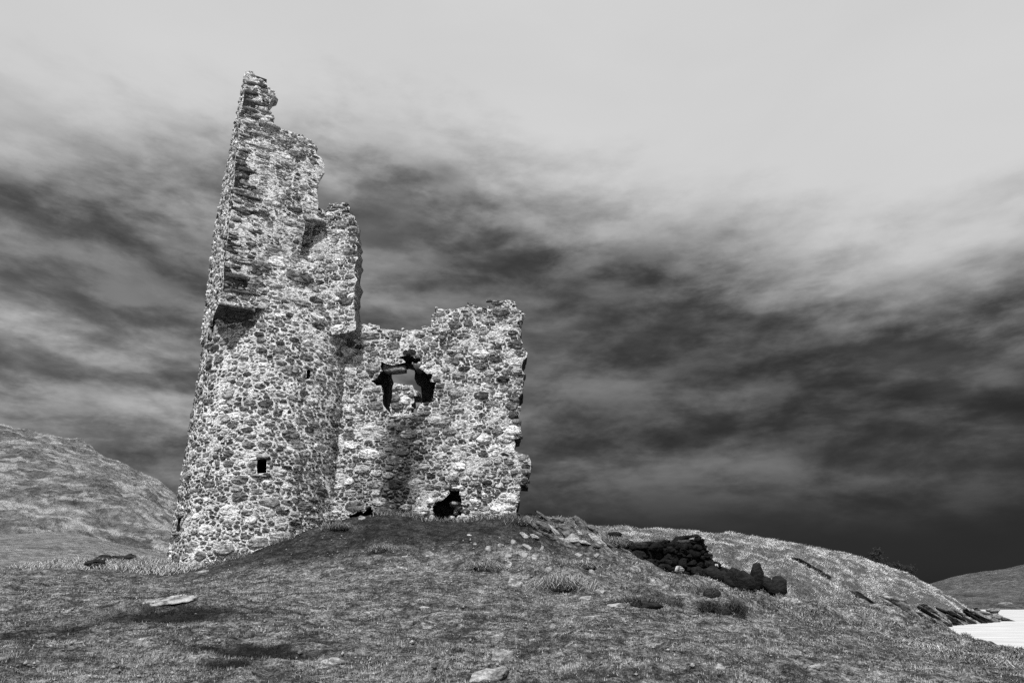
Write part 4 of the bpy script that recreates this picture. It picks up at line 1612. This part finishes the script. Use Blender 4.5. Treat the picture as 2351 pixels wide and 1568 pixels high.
tone = np.clip(rg.uniform(.06, .6, n) * (2.6 * np.clip(fbm(X * 1.8, Y * 1.8, 3, 99) - .22, 0, 1)), .02, .6)
h = rg.uniform(.07, .20, n) * (0.45 + cl) * np.clip(1.6 - r0_ / 26, .35, 1)
w = rg.uniform(.005, .011, n) * (0.5 + 0.06 * r0_)
flow = 0.6 + 2.5 * fbm(X * .25, Y * .25, 2, 101)
ld = np.stack([np.cos(flow), -np.sin(flow), 0 * flow], -1) + rg.normal(0, .5, (n, 3)) * np.array([1, 1, 0])
ld /= np.linalg.norm(ld, axis=1)[:, None]
V, T, tn = blades(np.stack([X, Y, Z - .01], -1), h, w, rg.uniform(.55, 1.08, n), tone, rg, 2, ld)
obj('long_grass', mesh_np('long_grass', V, tris=T, attrs={'tone': tn}), M_BLADE, label='long pale dead grass on the right-hand bank', cat='grass', kind='stuff')

# grass rooted along the foot of the walls
nf = 5200
th_ = rg.uniform(-1.9, 1.5, nf // 2)
off_ = np.abs(rg.normal(0, .10, nf // 2)) + .03
fa = P_CYL.map(th_ * CYL_R, 0 * th_, -off_)
fb = np.stack([rg.uniform(-5.0, .1, nf // 2), WALL_Y - .04 - np.abs(rg.normal(0, .10, nf // 2)), np.zeros(nf // 2)], -1)
P = np.vstack([fa, fb])
P[:, 2] = ground_z(P[:, 0], P[:, 1]) - .01
cl = fbm(P[:, 0] * 2.2, P[:, 1] * 2.2, 3, 321)
P = P[cl > .48]
n = len(P)
V, T, tn = blades(P, rg.uniform(.06, .26, n), rg.uniform(.006, .014, n), rg.uniform(.3, 1.0, n), np.clip(rg.uniform(.03, .30, n), 0, 1), rg, 2)
obj('wall_foot_grass', mesh_np('wall_foot_grass', V, tris=T, attrs={'tone': tn}), M_BLADE, label='tufts of grass along the foot of the castle walls', cat='grass', kind='stuff')

# headland tussocks
NB = 300000
fi = rg.uniform(0, 1, NB) ** 0.9
t_ = rg.uniform(0.02, 1.0, NB)
P = head_point(fi, t_).copy()
P[:, :2] += rg.uniform(-.2, .2, (NB, 2))
cl = fbm(fi * 95, t_ * 24, 4, 241, .62)
rocky = np.clip((fi - 0.80) / .12, 0, 1) * np.clip((0.62 - t_) / .25, 0, 1)
keep = (rg.random(NB) < np.clip((cl - 0.30) * 6, 0.25, 1)) & (rg.random(NB) > rocky * 1.1)
P, cl = P[keep], cl[keep]
n = len(P)
dist = np.hypot(P[:, 0], P[:, 1])
cl2 = fbm(fi[keep] * 30, t_[keep] * 8, 3, 255)
tone = np.clip(rg.uniform(.4, 1.3, n) * (0.02 + 2.9 * np.clip(cl - .36, 0, 1)) * np.clip(.35 + 2.6 * (cl2 - .25), .3, 1.6), .015, .7)
h = rg.uniform(.12, .30, n)
w = rg.uniform(.010, .022, n) * dist / 45
V, T, tn = blades(P, h, w, rg.uniform(.5, 1.0, n), tone, rg, 1)
obj('headland_tussocks', mesh_np('headland_tussocks', V, tris=T, attrs={'tone': tn}), M_BLADE, label='pale tussocky grass covering the headland', cat='grass', kind='stuff')


def tussock(name, x, y, rad, hgt, nb, tlo, thi, label, cat='tussock', droop=0.7, mat=None, y0=3.0):
    p = ground_ray(*dp(x, y), y0)
    r_ = np.random.default_rng(int(x * 7 + y))
    root = obj(name, None, None, loc=tuple(p), label=label, cat=cat)
    V, T = rock_geo((rad * 1.0, rad * 0.8, hgt * 0.6), r_, 0.1, 3, 0.25, 2)
    V[:, 2] += hgt * .0
    o = obj('root_mound', mesh_np('root_mound', V, tris=T, smooth=True), mat or M_PEAT, root)
    a = r_.uniform(0, 2 * math.pi, nb)
    q_ = r_.uniform(0, 1, nb) ** .4 * rad * .75
    R = np.stack([np.cos(a) * q_, np.sin(a) * q_ * .85, np.zeros(nb)], -1)
    R[:, 0] *= 1.45
    q_ = np.where(fbm(R[:, 0] / rad * 2.2 + x, R[:, 1] / rad * 2.2, 3, 17) > .5, q_, rad * 1.2)
    R[:, 2] = hgt * (.75 * np.sqrt(np.clip(1 - (q_ / (rad * .8)) ** 2, 0, 1)) - .42)
    ld = np.stack([np.cos(a), np.sin(a), 0 * a], -1) + r_.normal(0, .8, (nb, 3)) * np.array([1, 1, 0]) + np.array([.4, -.2, 0])
    ld /= np.linalg.norm(ld, axis=1)[:, None]
    kp = q_ < rad
    R, ld, nb = R[kp], ld[kp], int(kp.sum())
    V, T, tn = blades(R, r_.uniform(.3, 1.0, nb) * hgt * .85, r_.uniform(.004, .009, nb), r_.uniform(.5, 1.3, nb), r_.uniform(tlo, thi, nb), r_, 2, ld)
    o = obj('blades', mesh_np('blades', V, tris=T, attrs={'tone': tn}), M_BLADE, root, kind='stuff')
    return root


tussock('grass_tussock', 1290, 1350, .50, .36, 2200, .06, .5, 'largest shaggy grass tussock on the right of the foreground slope')
tussock('grass_tussock', 1110, 1306, .32, .24, 1300, .05, .42, 'shaggy grass tussock at the foot of the mound below the wall')
tussock('grass_tussock', 872, 1266, .30, .25, 600, .06, .45, 'small pale tussock on the mound below the turret')
tussock('grass_tussock', 780, 1215, .45, .30, 900, .06, .4, 'drooping grass tuft against the foot of the turret')
tussock('grass_tussock', 1408, 1250, .36, .40, 1200, .05, .40, 'windblown grass tuft at the left end of the dark ruined wall')
tussock('grass_tussock', 1655, 1408, .34, .32, 1600, .008, .06, 'dark bushy hummock at the edge of the right-hand turf')
tussock('heather_hummock', 1480, 1390, .50, .20, 1800, .01, .08, 'dark heathery hummock with pale slabs right of centre', 'hummock')
tussock('grass_tussock', 1340, 1302, .40, .25, 700, .08, .45, 'pale wispy tussock uphill of the largest one')
tussock('grass_tussock', 1635, 1366, .30, .32, 600, .02, .16, 'narrow dark tussock above the bushy hummock')
tussock('grass_tussock', 945, 1180, .30, .26, 500, .06, .35, 'grass tuft growing at the wall foot beside the cave-like hole')
tussock('grass_tussock', 1190, 1205, .35, .35, 700, .03, .3, 'grassy tuft clinging to the right end of the castle wall foot')

# peat bank with dark hollows at the left
PBK = [(x_, 1299 - 9 * math.exp(-((x_ - 268) / 45.0) ** 2) + rr.uniform(-3, 3), (rr.uniform(.3, .6), rr.uniform(.25, .4), rr.uniform(.10, .20))) for x_ in (220, 229, 238, 268, 275, 284, 296, 308, 320)]
pk = ground_ray(*dp(255, 1303), 8)
bank = obj('peat_bank', None, None, loc=tuple(pk), label='eroded dark peat bank with straggling pale grass left of the turret', cat='bank')
for x, y, s in PBK:
    p = ground_ray(*dp(x, y + 6), 8)
    V, T = rock_geo(s, rr, .3, 3, .55, 6)
    V[:, 2] += s[2] * .75
    obj('peat_block', mesh_np('peat_block', V, tris=T, smooth=True), M_PEAT, bank, loc=tuple(p - pk))
n = 4500
bx = np.clip(rr.normal(-.1, .85, n), -2, 2)
by = rr.normal(.15, .35, n)
wx, wy = pk[0] + bx, pk[1] + by
bz = ground_z(wx, wy) - pk[2] + 0.34 * np.exp(-((by - .25) / .35) ** 2) * np.clip(fbm(bx * 2.3, by, 3, 5) * 2.2 - .5, 0, 1) * np.exp(-(bx / 1.5) ** 2)
V, T, tn = blades(np.stack([bx, by, bz], -1), rr.uniform(.08, .26, n), rr.uniform(.006, .014, n), rr.uniform(.7, 1.0, n), rr.uniform(.15, .5, n), rr, 2)
obj('straggling_grass', mesh_np('straggling_grass', V, tris=T, attrs={'tone': tn}), M_BLADE, bank, kind='stuff')

# ------------------------------------------------------------------ shore rocks and shrubs of the headland
def slab_rock(pos, size, strike, dip, r_, label, group, n=5, mat=None):
    root = obj('rock_outcrop', None, None, loc=tuple(pos), label=label, cat='outcrop', group=group)
    for i in range(n):
        V, T = rock_geo((size[0] * r_.uniform(.6, 1.1), size[1], size[2] * r_.uniform(.7, 1.2) / n * 1.6), r_, .5, 3, .30, 7)
        c, s = math.cos(dip), math.sin(dip)
        V = np.stack([V[:, 0] * c + V[:, 2] * s, V[:, 1], -V[:, 0] * s + V[:, 2] * c], -1)
        V = rotz(V, strike)
        o = obj('rock_slab', mesh_np('rock_slab', V, tris=T), mat or M_SHORE, root)
        o.location = (r_.normal(0, size[0] * .06), r_.normal(0, size[1] * .1), size[2] * (i / n - .35))
    return root


rs_ = np.random.default_rng(17)
pS = head_ray(897, 620)
slab_rock(pS, (4.6, 2.4, 2.6), 0.2, math.radians(34), rs_, 'tilted layered rock outcrop at the near end of the headland shore', None, 6)
k = 0
upper = sorted(rs_.uniform(905, 985, 20))
for i in range(40):
    if i < 20:
        px = 915 + 78 * i / 19.0
        py = np.interp(px, [915, 945, 994], [627.5, 625, 621.5]) - rs_.uniform(0, 1.5)
        lab = ORD[i] + ' jagged rock from the left along the headland waterline'
    else:
        px = upper[i - 20]
        py = np.interp(px, [905, 945, 985], [618, 617, 619]) - rs_.uniform(-4, 6)
        lab = ORD[i - 20] + ' rock from the left in the grassy bank above the headland waterline'
    p = head_ray(px, py)
    slab_rock(p, (rs_.uniform(1.8, 3.8), rs_.uniform(1, 2), rs_.uniform(.6, 1.3)), rs_.uniform(-.2, .4), math.radians(rs_.uniform(25, 42)), rs_,
              lab, 'shore rocks of the headland', 4, M_SHORE if rs_.random() < .5 else M_DARKROCK)
for px, py, Y, s, lab in [(985, 619.5, 96, (3.5, 2, 1.8), 'broken rocks stepping into the water near the headland tip'), (996, 618.2, 99, (1.8, 1.4, 2.6), 'upright rock stump near the headland tip'), (1003, 621, 101, (3.6, 1.6, 1.0), 'low outermost rock at the tip of the headland')]:
    slab_rock(at(px, py, Y), s, .2, math.radians(15), rs_, lab, None, 4)
# diagonal rock band up the headland
for k, (px, py, Y, L) in enumerate([(858, 596, 58, 3.0), (866, 601, 58, 3.2), (874, 607, 58, 3.2), (884, 613, 59, 3.4), (893, 618, 61, 3.0)]):
    slab_rock(head_ray(px, py) - np.array([0, 0, .1]), (L * .8, 1.0, .7), .1, math.radians(38), rs_, ORD[k] + ' piece from the top of the dark rock rib down the headland slope', 'rock rib of the headland', 3, M_DARKROCK)
for k, (px, py, Y, L) in enumerate([(800, 560, 52, 2.0), (812, 565, 52, 2.4), (822, 570, 52, 2.0)]):
    slab_rock(head_ray(px, py) - np.array([0, 0, .12]), (L * .7, .8, .4), .1, math.radians(22), rs_, ('left', 'middle', 'right')[k] + ' one of three dark rock patches high on the headland', 'rock patches high on the headland', 2, M_DARKROCK)


def shrub(px, py, Y, hgt, label, seed):
    p = at(px, py, Y)
    r_ = np.random.default_rng(seed)
    root = obj('shrub', None, None, loc=tuple(p), label=label, cat='shrub', group='shrubs on the headland skyline')
    V, T = [], []
    off = 0
    LV, LT = [], []

    def twig(a, d, L, rad, lev):
        nonlocal off
        b = a + d * L
        s = np.cross(d, (0.3, 0.8, 0.1))
        s /= np.linalg.norm(s)
        u = np.cross(d, s)
        ring = [s, u * .9 - s * .4, -u * .9 - s * .4]
        V.extend([a + q_ * rad for q_ in ring] + [b + q_ * rad * .55 for q_ in ring])
        for k in range(3):
            k2 = (k + 1) % 3
            T.extend([(off + k, off + k2, off + 3 + k2), (off + k, off + 3 + k2, off + 3 + k)])
        off += 6
        if lev > 0:
            for _ in range(3):
                nd = d + r_.normal(0, .55, 3) + np.array([0.15, 0, .1])
                twig(a + d * L * r_.uniform(.5, 1), nd / np.linalg.norm(nd), L * r_.uniform(.55, .8), rad * .6, lev - 1)
        else:
            for _ in range(4):
                c = b + r_.normal(0, .10, 3) * hgt
                q_ = r_.normal(0, .045 * hgt, (3, 3))
                LT.append((len(LV), len(LV) + 1, len(LV) + 2))
                LV.extend(list(c + q_))
    for _ in range(4):
        d = np.array([r_.normal(.1, .4), r_.normal(0, .4), 1.0])
        twig(np.zeros(3), d / np.linalg.norm(d), hgt * .4, hgt * .03, 3)
    obj('branches', mesh_np('branches', np.array(V), tris=T), M_TWIG, root)
    obj('leaves', mesh_np('leaves', np.array(LV), tris=LT), M_TWIG, root, kind='stuff')


shrub(878, 564.5, 78.5, 1.9, 'leftmost and tallest dark shrub on the headland skyline', 1)
shrub(898, 571, 86, 1.3, 'small middle shrub on the headland skyline', 2)
shrub(907, 575.0, 89, 1.5, 'rightmost dark shrub on the headland skyline', 3)
shrub(887, 567.3, 82, .8, 'lowest tiny shrub between the tall one and the middle one on the skyline', 4)
